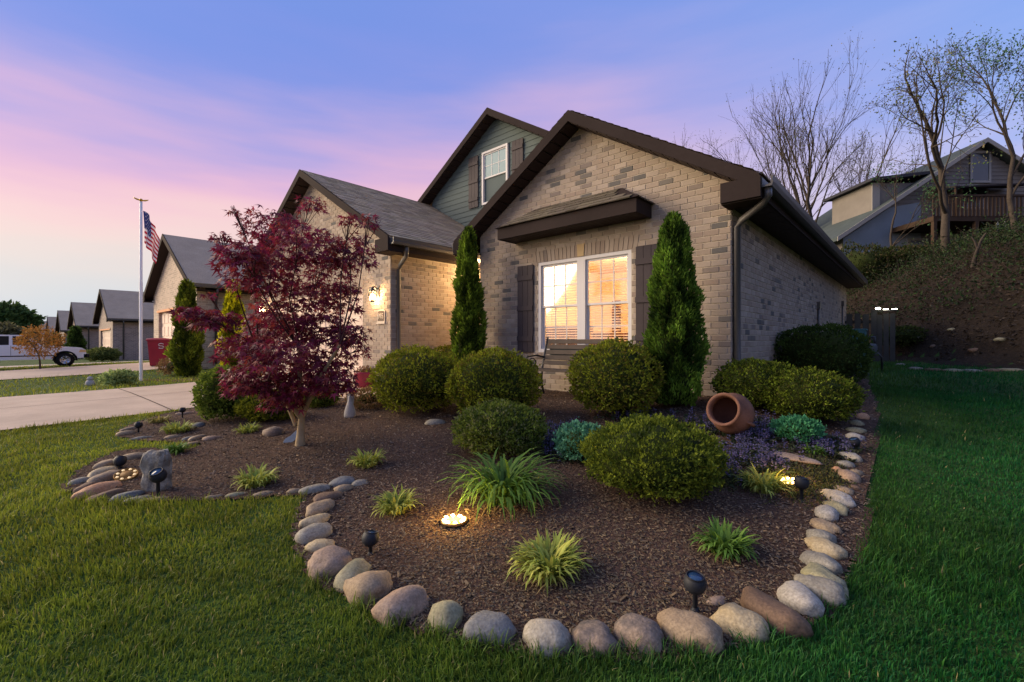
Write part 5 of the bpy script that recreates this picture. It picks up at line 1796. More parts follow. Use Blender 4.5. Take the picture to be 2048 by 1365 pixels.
ORD = ['first', 'second', 'third', 'fourth', 'fifth', 'sixth', 'seventh', 'eighth', 'ninth', 'tenth', 'eleventh', 'twelfth', 'thirteenth', 'fourteenth', 'fifteenth', 'sixteenth', 'seventeenth', 'eighteenth', 'nineteenth', 'twentieth', 'twenty-first', 'twenty-second', 'twenty-third', 'twenty-fourth']
FRONT = [(588, 984, 30, 14, 0, 'tan'), (631, 980, 58, 22, 5, 'grey'), (685, 966, 50, 25, 0, 'blue-grey'), (688, 979, 36, 20, 10, 'tan'), (720, 968, 32, 17, 0, 'grey'), (656, 995, 58, 25, 8, 'brown'), (641, 1017, 56, 32, 22, 'tan'),
         (633, 1044, 56, 28, 10, 'cream'), (630, 1068, 64, 42, 14, 'grey'), (641, 1094, 56, 30, -6, 'cream'), (661, 1128, 78, 64, 0, 'pinkish'), (706, 1149, 78, 42, 38, 'olive'), (740, 1176, 92, 68, 5, 'tan'),
         (803, 1212, 112, 62, 16, 'pinkish'), (893, 1234, 74, 72, 0, 'olive'), (981, 1259, 102, 64, -4, 'blue-grey'), (1093, 1278, 104, 72, 0, 'pale'), (1191, 1280, 90, 64, 4, 'mottled'), (1276, 1269, 92, 70, -14, 'mottled'),
         (1382, 1264, 124, 76, -14, 'tan'), (1476, 1247, 98, 66, -12, 'cream'), (1541, 1231, 112, 66, -22, 'brown'), (1599, 1201, 74, 56, -34, 'white')]
for i, (px, py, w, h, r_, c) in enumerate(FRONT):
    stone(px, py, w, h, r_, c, f'{c} rounded stone, {ORD[i]} along the front edging counted from the lawn notch', 500 + i)
SIDE = [(1637, 1180, 82, 52, -20, 'grey'), (1647, 1161, 78, 44, -24, 'olive'), (1643, 1128, 62, 42, -20, 'grey'), (1649, 1098, 64, 38, -15, 'cream'), (1641, 1077, 52, 36, -10, 'grey'), (1646, 1053, 48, 28, -14, 'tan'), (1654, 1030, 42, 34, -28, 'white'),
        (1670, 1016, 46, 25, -24, 'olive'), (1675, 997, 54, 29, -18, 'white'), (1683, 981, 42, 19, -10, 'tan'), (1710, 978, 24, 14, 0, 'brown'), (1697, 956, 38, 27, -24, 'pinkish'), (1675, 943, 22, 18, 0, 'orange'), (1711, 947, 28, 16, 0, 'tan'),
        (1692, 930, 34, 17, 0, 'grey'), (1700, 915, 36, 21, -14, 'pale'), (1696, 898, 24, 16, 0, 'blue-grey'), (1709, 875, 34, 19, 0, 'white'), (1710, 862, 38, 16, 0, 'olive'), (1712, 848, 28, 16, 0, 'olive'), (1724, 835, 26, 18, 0, 'orange')]
for i, (px, py, w, h, r_, c) in enumerate(SIDE):
    stone(px, py, w, h, r_, c, f'{c} stone, {ORD[i]} along the side lawn edging counted from the front corner', 540 + i)
LOBE = [(289, 910, 22, 12, 0, 'grey'), (266, 915, 46, 19, 0, 'tan'), (213, 930, 46, 22, 24, 'tan'), (206, 946, 52, 21, 18, 'cream'), (211, 957, 52, 25, 14, 'tan'), (174, 975, 46, 19, 22, 'brown'), (160, 964, 36, 19, 0, 'grey'), (196, 982, 72, 27, 10, 'orange'),
        (216, 993, 62, 23, 8, 'brown'), (252, 995, 58, 23, 6, 'blue-grey'), (274, 1002, 52, 16, 0, 'grey'), (307, 1002, 50, 14, 0, 'tan'), (428, 995, 36, 10, 0, 'tan'), (471, 991, 40, 12, 0, 'olive'), (527, 989, 42, 12, 0, 'tan')]
for i, (px, py, w, h, r_, c) in enumerate(LOBE):
    stone(px, py, w, h, r_, c, f'{c} stone, {ORD[i]} around the lobe with the stone block, counted from the block', 570 + i)
SMALL = [(254, 868, 38, 13, 0, 'tan'), (261, 859, 32, 11, 10, 'tan'), (285, 877, 42, 8, 0, 'grey'), (346, 875, 36, 10, 0, 'tan'), (378, 878, 24, 11, 10, 'grey'), (396, 877, 34, 14, 10, 'tan'), (424, 878, 36, 13, 0, 'pinkish'), (385, 889, 26, 11, 0, 'tan'), (397, 852, 24, 15, 0, 'blue-grey'), (370, 828, 32, 9, 0, 'pinkish')]
for i, (px, py, w, h, r_, c) in enumerate(SMALL):
    stone(px, py, w, h, r_, c, f'{c} stone, {ORD[i]} on the small lobe near the driveway, counted from its tip', 590 + i)
stone(871, 846, 44, 17, 0, 'grey', 'lone grey stone lying between two large boxwoods', 610, None)
stone(826, 1190, 36, 11, 0, 'brown', 'thin brown stone shard lying behind the front edging', 611, None, flatk=.5)
stone(1434, 1203, 40, 24, 25, 'pinkish', 'reddish wedge stone beside the front ball light', 612, None, flatk=.7)
for i, (px, py, w, h, c) in enumerate(((1565, 913, 128, 34, 'pinkish'), (1408, 892, 60, 20, 'grey'))):
    stone(px, py, w, h, -6, c, ['long flat stepping stone among the purple flowers', 'small flat stepping stone behind the broad boxwood'][i], 615 + i, None, 'stepping_stone', flatk=.35, bury=.4)
for i, (px, py, w, h) in enumerate(((1840, 676, 12, 7), (1868, 693, 14, 8), (1905, 660, 18, 8), (1830, 738, 24, 8), (1868, 741, 30, 9), (1905, 742, 34, 9), (1945, 743, 36, 9), (1985, 742, 30, 9), (2020, 741, 36, 9), (1800, 730, 18, 7), (1950, 700, 22, 10), (2000, 680, 20, 9))):
    stone(px, py, w, h, 0, ('grey', 'brown', 'olive')[i % 3], ['small grey stone on the bank right of the fence shrub', 'brown stone on the bank above the edge of the lawn', 'olive stone half way up the bank', 'grey flat stone, first along the foot of the bank from the fence', 'brown flat stone, second along the foot of the bank from the fence', 'olive flat stone, third along the foot of the bank from the fence', 'grey flat stone, fourth along the foot of the bank from the fence', 'brown flat stone, fifth along the foot of the bank from the fence', 'olive flat stone, sixth along the foot of the bank from the fence', 'grey stone at the corner of the lawn nearest the fence', 'brown stone on the bare bank below the broken trunk', 'olive stone on the bank near the edge of the view'][i], 640 + i, 'stones along the foot of the bank')

# ================================================================== GARDEN LIGHTS
M_ball = mat('black_plastic', L3(34, 36, 42), .6, spec=.3)
M_led = mat('led_warm', (1, .9, .7), .5, emit=((1, .70, .30), 40))
M_led_dim = mat('led_dim', (1, .8, .5), .4, emit=((1, .66, .25), .35))
M_steel = mat('lamp_steel', L3(190, 160, 110), .30, metal=.9)
BALLS = [(1390, 1226, 1166, 22, 'black ball spotlight behind the front edging stones'), (741, 1112, 1076, 17, 'black ball spotlight inside the bend near the lawn notch'), (1603, 1006, 965, 14, 'black ball spotlight next to the small lit disc light'),
         (316, 1000, 951, 15, 'black ball spotlight in front of the chiselled stone block'), (240, 938, 922, 11, 'black ball spotlight behind the lobe edging stones'), (277, 868, 850, 7, 'small black ball spotlight at the tip of the small lobe'),
         (365, 838, 820, 6, 'small black ball spotlight at the driveway edge'), (1709, 905, 884, 10, 'black ball spotlight among the side edging stones')]
for (px, pb, pc, r_, lab) in BALLS:
    b = at_g(px, pb); k = depth_of(b) / FPX
    t = empty('ball_spotlight', b, lab, 'garden light', 'ball shaped solar spotlights')
    rr = r_ * k; zc = CAM_H + (682.5 - pc) * k
    c = Vector((b.x, b.y, max(zc, b.z + rr)))
    tilt = Vector((rnd.uniform(-.5, .5), rnd.uniform(-.5, .5), 1)).normalized()
    MB().lathe([(rr * math.sin(math.pi * i / 12), -rr * math.cos(math.pi * i / 12)) for i in range(10)] + [(rr * .80, rr * .72), (rr * .74, rr * .60), (0, rr * .58)], c, 18, tilt).build('head', M_ball, t)
    MB().lathe([(0, rr * .60), (rr * .70, rr * .605), (rr * .70, rr * .625), (0, rr * .64)], c, 16, tilt).build('solar_lens', mat('solar_lens', L3(40, 66, 96), .15, spec=.6), t)
    MB().lathe([(rr * .22, -.03), (rr * .22, max(c.z - b.z - rr * .9, .01)), (rr * .34, max(c.z - b.z - rr * .85, .02))], b, 10).build('stake', M_ball, t)
    MB().lathe([(rr * .60, 0), (rr * .42, rr * .45), (rr * .22, rr * .7)], b + Vector((0, 0, -.01)), 12).build('foot', M_ball, t)


def disc(px, py, w, lab, lit, tilt=(0, 0, 1), dz=.02):
    b = at_g(px, py); k = depth_of(b) / FPX; R_ = w * k / 2
    t = empty('disc_light', b, lab, 'garden light', 'disc shaped solar lights')
    ax = Vector(tilt).normalized(); c = b + Vector((0, 0, dz))
    MB().lathe([(0, 0), (R_ * .98, 0), (R_, .006), (R_, .016), (R_ * .95, .021), (R_ * .90, .018), (0, .018)], c, 28, ax).build('steel_rim', M_steel if lit else mat('gold_rim', L3(120, 88, 44), .5, metal=.4), t)
    MB().lathe([(0, .0185), (R_ * .50, .0185), (R_ * .48, .0215), (0, .022)], c, 20, ax).build('solar_cell', mat('amber_cell', L3(196, 150, 92), .35, emit=((1, .6, .3), .55)) if lit else mat('amber_cell_off', L3(150, 112, 60), .5), t)
    MB().tube([c, c - Vector((0, 0, .12))], .012, 6).build('spike', M_ball, t)
    a = ax.orthogonal().normalized(); b2 = ax.cross(a)
    for i in range(8):
        q = 2 * math.pi * i / 8 + .2
        p = c + ax * .0185 + (a * math.cos(q) + b2 * math.sin(q)) * R_ * .72
        MB().lathe([(0, .006), (R_ * .10, .005), (R_ * .15, .0), (0, 0)], p, 10, ax).build('led', M_led if lit else M_led_dim, t)
    if lit:
        point_light('led_glow', c + Vector((0, 0, .11)), 6.0 if w > 40 else 2.2, (1, .58, .12), .05, t)


disc(908, 1050, 54, 'brightly lit round disc light in the mulch before the daylily', True)
disc(1577, 972, 34, 'small lit disc light beside the side bed ball spotlight', True, tilt=(-.1, -.2, 1))
disc(253, 960, 40, 'tilted golden disc light inside the lobe edging', False, tilt=(.42, -.16, 1), dz=.035)

# ================================================================== ORNAMENTS
M_stat = mat('weathered_concrete', L3(168, 164, 160), .9, var=(14, .2), bump=(60, .5, .01))
b = at_g(700, 836); k = depth_of(b) / FPX
t = empty('garden_statue', b, 'slim pale grey angel statue in the mulch behind the maple', 'statue')
hh = 52 * k
MB().lathe([(0, 0), (10.5 * k, 0), (11.5 * k, hh * .10), (10.5 * k, hh * .28), (7.2 * k, hh * .48), (4.2 * k, hh * .66), (3.2 * k, hh * .76), (3.6 * k, hh * .80), (2.2 * k, hh * .85), (0, hh * .86)], b, 16).build('robe', M_stat, t)
MB().lathe([(0, hh * .84), (2.0 * k, hh * .86), (2.9 * k, hh * .91), (2.2 * k, hh * .97), (0, hh)], b, 12).build('head', M_stat, t)
for sg in (-1, 1):
    c = b + RT * (sg * 3.0 * k) + FW * (2.2 * k)
    MB().prism([c + Vector((0, 0, hh * .45)), c + RT * (sg * 3.5 * k) + Vector((0, 0, hh * .55)), c + RT * (sg * 4.5 * k) + Vector((0, 0, hh * .82)), c + RT * (sg * 1.5 * k) + Vector((0, 0, hh * .93)), c + Vector((0, 0, hh * .75))], FW * (1.4 * k)).build('wing', M_stat, t)

b = at_g(572, 888); k = depth_of(b) / FPX
M_slate = mat('pale_slate', L3(150, 164, 176), .7, var=(10, .15), bump=(50, .4, .008))
lean_ = RT * .62 + Vector((0, 0, 1)) * .78 + FW * .25
lean_.normalize(); sd = (RT * .8 - Vector((0, 0, 1)) * .45).normalized()
pts = [(-7, 0), (-3, -2), (5, 1), (8, 12), (9, 26), (7, 36), (1, 38), (-3, 30), (-4, 18), (-8, 8)]
tag(MB().prism([b + sd * (a * k) + lean_ * (q * k) for a, q in pts], FW * .035).build('slate_slab', M_slate), 'pale blue slate slab leaning beside the maple trunk', 'slab')
b2 = at_g(548, 862)
stone(548, 866, 44, 26, 0, 'mottled', 'dark stone behind the slate slab at the maple', 650, None)

# chiselled block
b = at_g(313, 982); k = depth_of(b) / FPX
rng = np.random.default_rng(12)
V, F = ICO3
sq = 1 / ((np.abs(V) ** 9).sum(1) ** (1 / 9))
n1 = np.array([mnoise.noise(Vector(v * 2.2)) for v in V]); n2 = np.array([mnoise.noise(Vector(v * 5.5)) for v in V])
hh = 88 * k
W = V * (sq * (1 + .10 * n1 + .16 * n2))[:, None] * np.array([23 * k, 13 * k, hh / 2])
W[:, 2] += hh * .46
A = np.array([[RT.x, FW.x, 0], [RT.y, FW.y, 0], [0, 0, 1]])
M_block = stone_mat('chiselled_stone', (104, 96, 86), (152, 147, 138), 16)
me = fast_mesh('stone_block', W @ A.T + np.array(b) + np.array([0, 0, -.02]), F)
tag(link('stone_block', me, M_block), 'upright rough grey stone block on the bed lobe', 'stone block')

# tipped urn
b = at_g(1468, 876)
k = depth_of(b) / FPX
M_terra = mat('terracotta', L3(116, 83, 68), .85, var=(5, .40), fine=(60, .15), bump=(50, .3, .006))
t = empty('tipped_urn', b, 'large terracotta urn lying on its side by the house corner', 'urn')
ax = (-RT * .72 - FW * .62 + Vector((0, 0, .30))).normalized()
Ru = 42 * k
back = b + Vector((0, 0, Ru * .92)) + RT * (20 * k) + FW * (.12)
MB().lathe([(0, 0), (.34 * Ru, .0), (.70 * Ru, .14 * Ru), (.96 * Ru, .48 * Ru), (1.0 * Ru, .75 * Ru), (.92 * Ru, 1.05 * Ru), (.74 * Ru, 1.32 * Ru), (.66 * Ru, 1.44 * Ru), (.67 * Ru, 1.52 * Ru), (.76 * Ru, 1.60 * Ru)], back, 30, ax).build('body', M_terra, t)
MB().lathe([(.76 * Ru, 1.585 * Ru), (.80 * Ru, 1.63 * Ru), (.79 * Ru, 1.69 * Ru), (.73 * Ru, 1.71 * Ru), (.66 * Ru, 1.68 * Ru), (.64 * Ru, 1.58 * Ru)], back, 30, ax).build('rim', M_terra, t)
MB().lathe([(.64 * Ru, 1.58 * Ru), (.60 * Ru, 1.45 * Ru), (.68 * Ru, 1.3 * Ru), (.85 * Ru, 1.03 * Ru), (.92 * Ru, .75 * Ru), (.88 * Ru, .5 * Ru), (.6 * Ru, .2 * Ru), (0, .1 * Ru)], back, 30, ax).build('inside', mat('urn_inside', L3(104, 72, 60), .9, var=(9, .25)), t)
hp = back + ax * (.85 * Ru)
sidev = ax.cross(Vector((0, 0, 1))).normalized()
if sidev.dot(-FW) < 0: sidev = -sidev
q0 = (sidev * .80 - Vector((0, 0, .35))).normalized()
MB().tube([hp - ax * (.42 * Ru) + q0 * (.86 * Ru), hp - ax * (.20 * Ru) + q0 * (1.06 * Ru), hp + ax * (.08 * Ru) + q0 * (1.05 * Ru), hp + ax * (.26 * Ru) + q0 * (.84 * Ru)], .016, 8).build('handle', M_terra, t)

# glazed pot with a plant
b = at_g(730, 777); k = depth_of(b) / FPX
M_glz = mat('red_glaze', L3(150, 26, 52), .22, spec=.6, var=(6, .15))
t = empty('glazed_pot', b, 'dark red glazed pot with small plant beside the garage', 'pot')
MB().lathe([(0, 0), (13 * k, 0), (17 * k, 8 * k), (20 * k, 20 * k), (20.5 * k, 28 * k), (21.5 * k, 31 * k), (21 * k, 33 * k), (18.5 * k, 32 * k), (18 * k, 26 * k), (0, 25 * k)], b, 24).build('body', M_glz, t)
MB().lathe([(0, 26 * k), (17.8 * k, 26.2 * k)], b, 16).build('soil', M_soil, t)
rng = np.random.default_rng(5); n = 420
u = unit(rng.normal(size=(n, 3))) * np.array([.16, .16, .10]) * rng.random((n, 1)) ** .4 + np.array([b.x, b.y, b.z + 35 * k])
V, F, T = leaf_cards(u, unit(rng.normal(size=(n, 3)) + np.array([0, 0, .8])), rng.uniform(.025, .05, n), .02, tint_mix(rng, n, [L3(120, 60, 56), L3(96, 104, 50), L3(150, 96, 60)]), rng)
link('plant', fast_mesh('plant', V, F, T), M_leaf, t)

# ================================================================== BENCH
M_slw = mat('weathered_slat', L3(84, 75, 67), .85, var=(5, .18), bump=(30, .4, .004))
bz = .42; bx0, bx1, by = -4.62, -3.30, 5.42
t = empty('garden_bench', ((bx0 + bx1) / 2, by, bz), 'weathered slatted bench with iron ends under the lit window', 'bench')
for i in range(5):
    MB().box((bx0, by + i * .085, bz + .42), (bx1, by + .07 + i * .085, bz + .445)).build('seat_slat', M_slw, t)
for i in range(5):
    z = bz + .50 + i * .085; y = by + .43 + i * .028
    MB().prism([(bx0, y, z), (bx0, y + .022, z - .004), (bx0, y + .042, z + .062), (bx0, y + .02, z + .066)], (bx1 - bx0, 0, 0)).build('back_slat', M_slw, t)
MB().box((bx0 + .06, by + .575, bz + .63), (bx1 - .06, by + .60, bz + .82)).build('back_board', mat('grey_board', L3(104, 110, 114), .7), t)
for x in (bx0 + .02, bx1 - .02):
    MB().tube([(x, by - .02, bz - .02), (x, by + .03, bz + .20), (x, by - .01, bz + .40), (x, by + .2, bz + .41), (x, by + .42, bz + .42)], .018, 8).tube([(x, by + .48, bz - .02), (x, by + .40, bz + .22), (x, by + .42, bz + .42), (x, by + .50, bz + .70), (x, by + .58, bz + .94)], .018, 8).build('iron_leg', M_black, t)
    arm = [(x, by + .0, bz + .42), (x, by - .02, bz + .56), (x, by + .06, bz + .64), (x, by + .28, bz + .65), (x, by + .47, bz + .62)]
    MB().tube(arm, .016, 8).build('arm_rest', M_black, t)
    MB().tube([(x, by + .17 + .09 * math.cos(a), bz + .53 + .075 * math.sin(a)) for a in [2 * math.pi * i / 14 for i in range(14)]], .010, 6, closed=True).build('iron_scroll', M_black, t)

# ================================================================== FLAGPOLE AND FLAG
b = at_g(282, 763); k = depth_of(b) / FPX
ptop = CAM_H + (682.5 - 404) * k
M_wp = mat('white_pole', L3(226, 222, 218), .4)
M_gold = mat('gold_finial', L3(196, 150, 60), .35, metal=.8)
t = empty('flagpole', b, 'white flagpole with golden eagle finial between the driveways', 'flagpole')
zm_ = b.z + (ptop - b.z) * .55
MB().lathe([(.042, -.05), (.042, zm_ - b.z), (.036, zm_ - b.z + .02), (.034, ptop - b.z), (0, ptop - b.z)], b, 14).build('pole', M_wp, t)
fc = Vector((b.x, b.y, ptop))
MB().lathe([(0, 0), (.03, 0), (.025, .03), (.045, .05), (.03, .08), (0, .09)], fc, 12).build('finial_base', M_gold, t)
wg = MB()
for sg in (-1, 1):
    wg.prism([fc + Vector((0, sg * .02, .05)), fc + Vector((0, sg * .17, .09)), fc + Vector((0, sg * .16, .065)), fc + Vector((0, sg * .10, .03)), fc + Vector((0, sg * .02, .02))], (.03, 0, 0))
wg.build('eagle_wings', M_gold, t)

fl = empty('flag', (b.x, b.y, ptop - 1.2), 'limp stars and stripes flag hanging from the white pole', 'flag')
ztop = CAM_H + (682.5 - 421) * k
M_fr, M_fw, M_fb = mat('flag_red', L3(178, 40, 58), .8, trans=.25), mat('flag_white', L3(228, 220, 220), .8, trans=.25), mat('flag_blue', L3(52, 58, 110), .8, trans=.2)
outd = Vector((.35, .94, 0)).normalized(); perp = Vector((-outd.y, outd.x, 0))


def flag_pt(u, v, off=0.0):
    r_ = .36 * (u ** .62) * (1 - .18 * v) + .03 * math.sin(u * 14 + v * 2)
    d = .055 * math.sin(u * 9.5 + v * 1.6) * min(1, u * 5) + .02 * math.sin(u * 21 + 1)
    z = ztop - .92 * v * (1 - .12 * u) - .74 * u + .05 * math.sin(u * 11 + v * 3) * u
    return Vector((b.x, b.y, z)) + outd * (.045 + r_) + perp * (d + off)


NU, NV = 40, 26
vs = [flag_pt(i / NU, j / NV) for i in range(NU + 1) for j in range(NV + 1)]
mbs = {'red_stripes': MB(), 'white_stripes': MB(), 'blue_field': MB()}
for i in range(NU):
    for j in range(NV):
        q = [i * (NV + 1) + j, (i + 1) * (NV + 1) + j, (i + 1) * (NV + 1) + j + 1, i * (NV + 1) + j + 1]
        key = 'blue_field' if (i < 16 and j < 14) else ('red_stripes' if (j // 2) % 2 == 0 else 'white_stripes')
        mbs[key].add([vs[x] for x in q], [(0, 1, 2, 3)], smooth=False)
mbs['red_stripes'].build('red_stripes', M_fr, fl); mbs['white_stripes'].build('white_stripes', M_fw, fl); mbs['blue_field'].build('blue_field', M_fb, fl)
st = MB()
for r_ in range(9):
    for c in range(6 if r_ % 2 == 0 else 5):
        cu = (c + (.5 if r_ % 2 == 0 else 1.0)) / 6 * .40; cv = (r_ + .5) / 9 * .54
        for off in (-.006, .006):
            ring = []
            for q in range(10):
                a = math.pi / 2 + q * math.pi / 5; rr = .028 if q % 2 == 0 else .012
                ring.append(flag_pt(max(cu + rr * .7 * math.cos(a), 0), cv - rr * math.sin(a), off))
            st.add(ring, [tuple(range(10))])
st.build('stars', M_fw, fl)

# ================================================================== WHEELED BIN
b = at_g(318, 734); k = depth_of(b) / FPX
M_bin = mat('maroon_plastic', L3(146, 26, 50), .45, spec=.45, var=(3, .08))
t = empty('wheeled_bin', b, 'maroon wheeled bin with white emblem by the neighbour garage', 'bin')
vr = Vector((b.y, -b.x, 0)).normalized(); vf = Vector((b.x, b.y, 0)).normalized()
stretch = abs(vr.dot(RT))            # wide angle stretch at the side of the picture
wtop, wbot, hb = 23 * k * .80, 18 * k * .80, 52 * k
def bp(a, d, z): return b + vr * a + vf * (d + wtop) + Vector((0, 0, z))
MB().add([bp(-wbot, -wbot, .04), bp(wbot, -wbot, .04), bp(wbot, wbot, .04), bp(-wbot, wbot, .04), bp(-wtop, -wtop, hb), bp(wtop, -wtop, hb), bp(wtop, wtop, hb), bp(-wtop, wtop, hb)],
         [(0, 3, 2, 1), (0, 1, 5, 4), (1, 2, 6, 5), (2, 3, 7, 6), (3, 0, 4, 7)]).build('body', M_bin, t)
w2 = wtop * 1.12
MB().add([bp(-w2, -w2, hb), bp(w2, -w2, hb), bp(w2 * 1.15, w2, hb), bp(-w2, w2, hb), bp(-w2, -w2, hb + .05), bp(w2, -w2, hb + .05), bp(w2 * 1.15, w2, hb + .07), bp(-w2, w2, hb + .07), bp(-w2 * .5, -w2 * .5, hb + .10), bp(w2 * .5, -w2 * .5, hb + .10), bp(w2 * .5, w2 * .5, hb + .10), bp(-w2 * .5, w2 * .5, hb + .10)],
         [(0, 3, 2, 1), (0, 1, 5, 4), (1, 2, 6, 5), (2, 3, 7, 6), (3, 0, 4, 7), (4, 5, 9, 8), (5, 6, 10, 9), (6, 7, 11, 10), (7, 4, 8, 11), (8, 9, 10, 11)]).build('lid', M_bin, t)
MB().tube([bp(w2, w2 * .6, hb), bp(w2 * 1.3, w2 * .9, hb - .02), bp(w2 * 1.3, -w2 * .9, hb - .02), bp(w2, -w2 * .6, hb)], .018, 6).build('handle', M_bin, t)
for sg in (-1, 1):
    MB().lathe([(0, -.03), (.10, -.03), (.12, -.015), (.12, .015), (.10, .03), (0, .03)], bp(sg * wbot * .9, wbot * .9, .12), 14, tuple(vr)).build('wheel', M_black, t)
em = bp(.06, -wtop * .985, hb * .80)
nrm = (bp(0, -wtop, hb) - bp(0, -wbot, .04)).normalized()
S_ = [(math.cos(a) * .075 * (1 if i < 99 else 1), .045 + math.sin(a) * .045) for i, a in enumerate(np.linspace(.3, math.pi * 1.5, 9))] + [(math.cos(a) * .075, -.045 + math.sin(a) * .045) for a in np.linspace(math.pi / 2, -math.pi * .85, 9)]
MB().tube([em - vf * .012 + vr * a + nrm * z for a, z in S_], .017, 6).build('emblem', M_fw, t)

# ================================================================== PICKUP TRUCK
w0 = at_g(128, 733); k = depth_of(w0) / FPX
M_tp = mat('white_car_paint', L3(222, 222, 226), .25, spec=.5); M_tk = mat('black_trim', L3(28, 28, 30), .5)
M_tg = mat('car_glass', L3(38, 40, 44), .08, spec=.7); M_chr = mat('alloy', L3(196, 196, 200), .25, metal=.9)
t = empty('pickup_truck', w0, 'white extended cab pickup truck parked on the far driveway', 'pickup truck')
tx = w0.x - .10; ty = w0.y; tz = w0.z; HW = .86
TS = .79
def TP(y, z, x): return (tx + x * TS, ty + y * TS, tz + z * TS)
def arc(cy, r, n=9): return [(cy + r * math.cos(a), .36 + r * math.sin(a)) for a in np.linspace(0, math.pi, n)]
low = [(.72, .46), (.80, .55), (.78, .86), (.62, .97), (-.35, 1.06), (-.85, 1.10), (-2.75, 1.10), (-4.25, 1.10), (-4.28, .50)] + [(-3.62, .44)] + [p for p in arc(-3.2, .42)][::-1] + [(-2.78, .40), (-.44, .40)] + [p for p in arc(0, .43)][::-1] + [(.43, .42)]
body = MB().prism([TP(y, z, HW) for y, z in low], (-2 * HW, 0, 0)).build('body', M_tp, t)
MB().prism([TP(y, z, .74) for y, z in [(-.80, 1.095), (-1.32, 1.58), (-1.45, 1.62), (-2.45, 1.63), (-2.62, 1.57), (-2.72, 1.095)]], (-1.48, 0, 0)).build('cab', M_tp, t)
for poly in ([(-1.02, 1.13), (-1.40, 1.54), (-1.82, 1.56), (-1.82, 1.13)], [(-1.94, 1.13), (-1.94, 1.56), (-2.40, 1.56), (-2.52, 1.13)]):
    for x, d in ((.741, .004), (-.745, .004)):
        MB().prism([TP(y, z, x) for y, z in poly], (d, 0, 0)).build('side_window', M_tg, t)
MB().prism([TP(-.84, 1.13, .68), TP(-1.30, 1.55, .64), TP(-1.30, 1.55, -.64), TP(-.84, 1.13, -.68)], (0, .012, .012)).build('windscreen', M_tg, t)
for cy in (0, -3.2):
    for sx in (1, -1):
        wh = MB().lathe([(.20 * TS, -.10), (.33 * TS, -.10), (.36 * TS, -.07), (.36 * TS, .07), (.33 * TS, .10), (.20 * TS, .10)], TP(cy, .36, sx * .76), 24, (1, 0, 0)).build('wheel', mat('tyre_rubber', L3(30, 30, 32), .9), t)
        rim = MB().lathe([(.20 * TS, .02), (.205 * TS, .09), (.19 * TS, .10), (.17 * TS, .05), (0, .05)], TP(cy, .36, sx * .76), 20, (sx, 0, 0))
        for q in range(5):
            a = q * 2 * math.pi / 5
            rim.tube([TP(cy + math.cos(a) * .05, .36 + math.sin(a) * .05, sx * .84), TP(cy + math.cos(a) * .18, .36 + math.sin(a) * .18, sx * .85)], .03, 5)
        rim.build('rim', M_chr, wh)
    MB().tube([TP(cy + .425 * math.cos(a), .36 + .425 * math.sin(a), HW + .005) for a in np.linspace(-.1, math.pi + .1, 14)], .035, 6).build('wheel_arch', M_tk, t)
MB().box(TP(.70, .46, -HW + .0), TP(.92, .64, HW)).build('bumper', M_tk, t)
MB().prism([TP(.50, .74, HW + .004), TP(.79, .74, HW + .004), TP(.775, .86, HW + .004), TP(.56, .88, HW + .004)], (-.02, 0, 0)).build('headlight', mat('amber_lens', L3(222, 180, 130), .2), t)
MB().box(TP(-2.7, .56, HW + .001), TP(.38, .61, HW + .012)).build('side_moulding', M_tk, t)
MB().box(TP(-1.75, .92, HW + .001), TP(-1.58, .95, HW + .02)).build('door_handle', M_tk, t)
MB().box(TP(-1.12, 1.12, HW), TP(-1.0, 1.27, HW + .16)).build('wing_mirror', M_tk, t)
MB().box(TP(-1.886, .62, HW - .001), TP(-1.874, 1.10, HW + .003)).build('door_gap', M_tk, t)

# ================================================================== FAR TREES AT THE END OF THE STREET
def round_tree(px, s, py_top, hw, label, seed, cols, n=3000, leaf=.5, trunk=.18, crown_from=.25):
    rng = np.random.default_rng(seed)
    p = at_s(px, 700, s); p.z = gz(p.x, p.y)
    k = s / FPX
    hgt = CAM_H + (682.5 - py_top) * k - p.z; R_ = hw * k
    t = empty('street_tree', p, label, 'tree', 'trees along the street')
    segs = []; tips = []
    grow(rng, np.array(p), np.array([0, 0, 1.0]), hgt * .42, trunk, 0, 3, segs, tips, spread=.55, upw=.2)
    link('trunk', branches_mesh('trunk', segs, 5), M_bark, t)
    u = unit(rng.normal(size=(n, 3))); rr = rng.random(n) ** .28
    bm = np.array([mnoise.noise(Vector(v * 1.9 + seed)) for v in u])
    cen = np.array([p.x, p.y, p.z + hgt * (crown_from + 1) / 2])
    P = cen + u * np.array([R_, R_, hgt * (1 - crown_from) / 2]) * (rr * (1 + .35 * bm))[:, None]
    V, F, T = leaf_cards(P, unit(u + rng.normal(0, .8, (n, 3))), rng.uniform(.6, 1.3, n) * leaf, leaf * .6, tint_mix(rng, n, [L3(*c) for c in cols], .25), rng)
    link('crown', fast_mesh('crown', V, F, T), M_leaf, t)


round_tree(12, 62, 612, 42, 'broad dark green tree at the far end of the street', 701, ((58, 84, 40), (84, 108, 56)), 5200, .7, .25)
round_tree(4, 52, 648, 34, 'olive green tree below the dark one behind the pickup', 702, ((92, 92, 58), (116, 110, 76)), 2600, .5, .2)
round_tree(80, 16.5, 652, 36, 'small orange leaved sapling in front of the pickup', 703, ((178, 122, 48), (156, 104, 50), (136, 114, 60)), 1500, .085, .035, .30)
round_tree(-60, 70, 620, 60, 'green tree beyond the street, cut by the picture edge', 704, ((70, 92, 52), (90, 110, 66)), 3000, .8, .25)
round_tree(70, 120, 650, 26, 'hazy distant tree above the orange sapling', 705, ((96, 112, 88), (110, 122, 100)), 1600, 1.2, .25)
round_tree(112, 150, 655, 30, 'hazy distant tree between far roofs', 706, ((100, 116, 96), (116, 126, 108)), 1600, 1.3, .25)

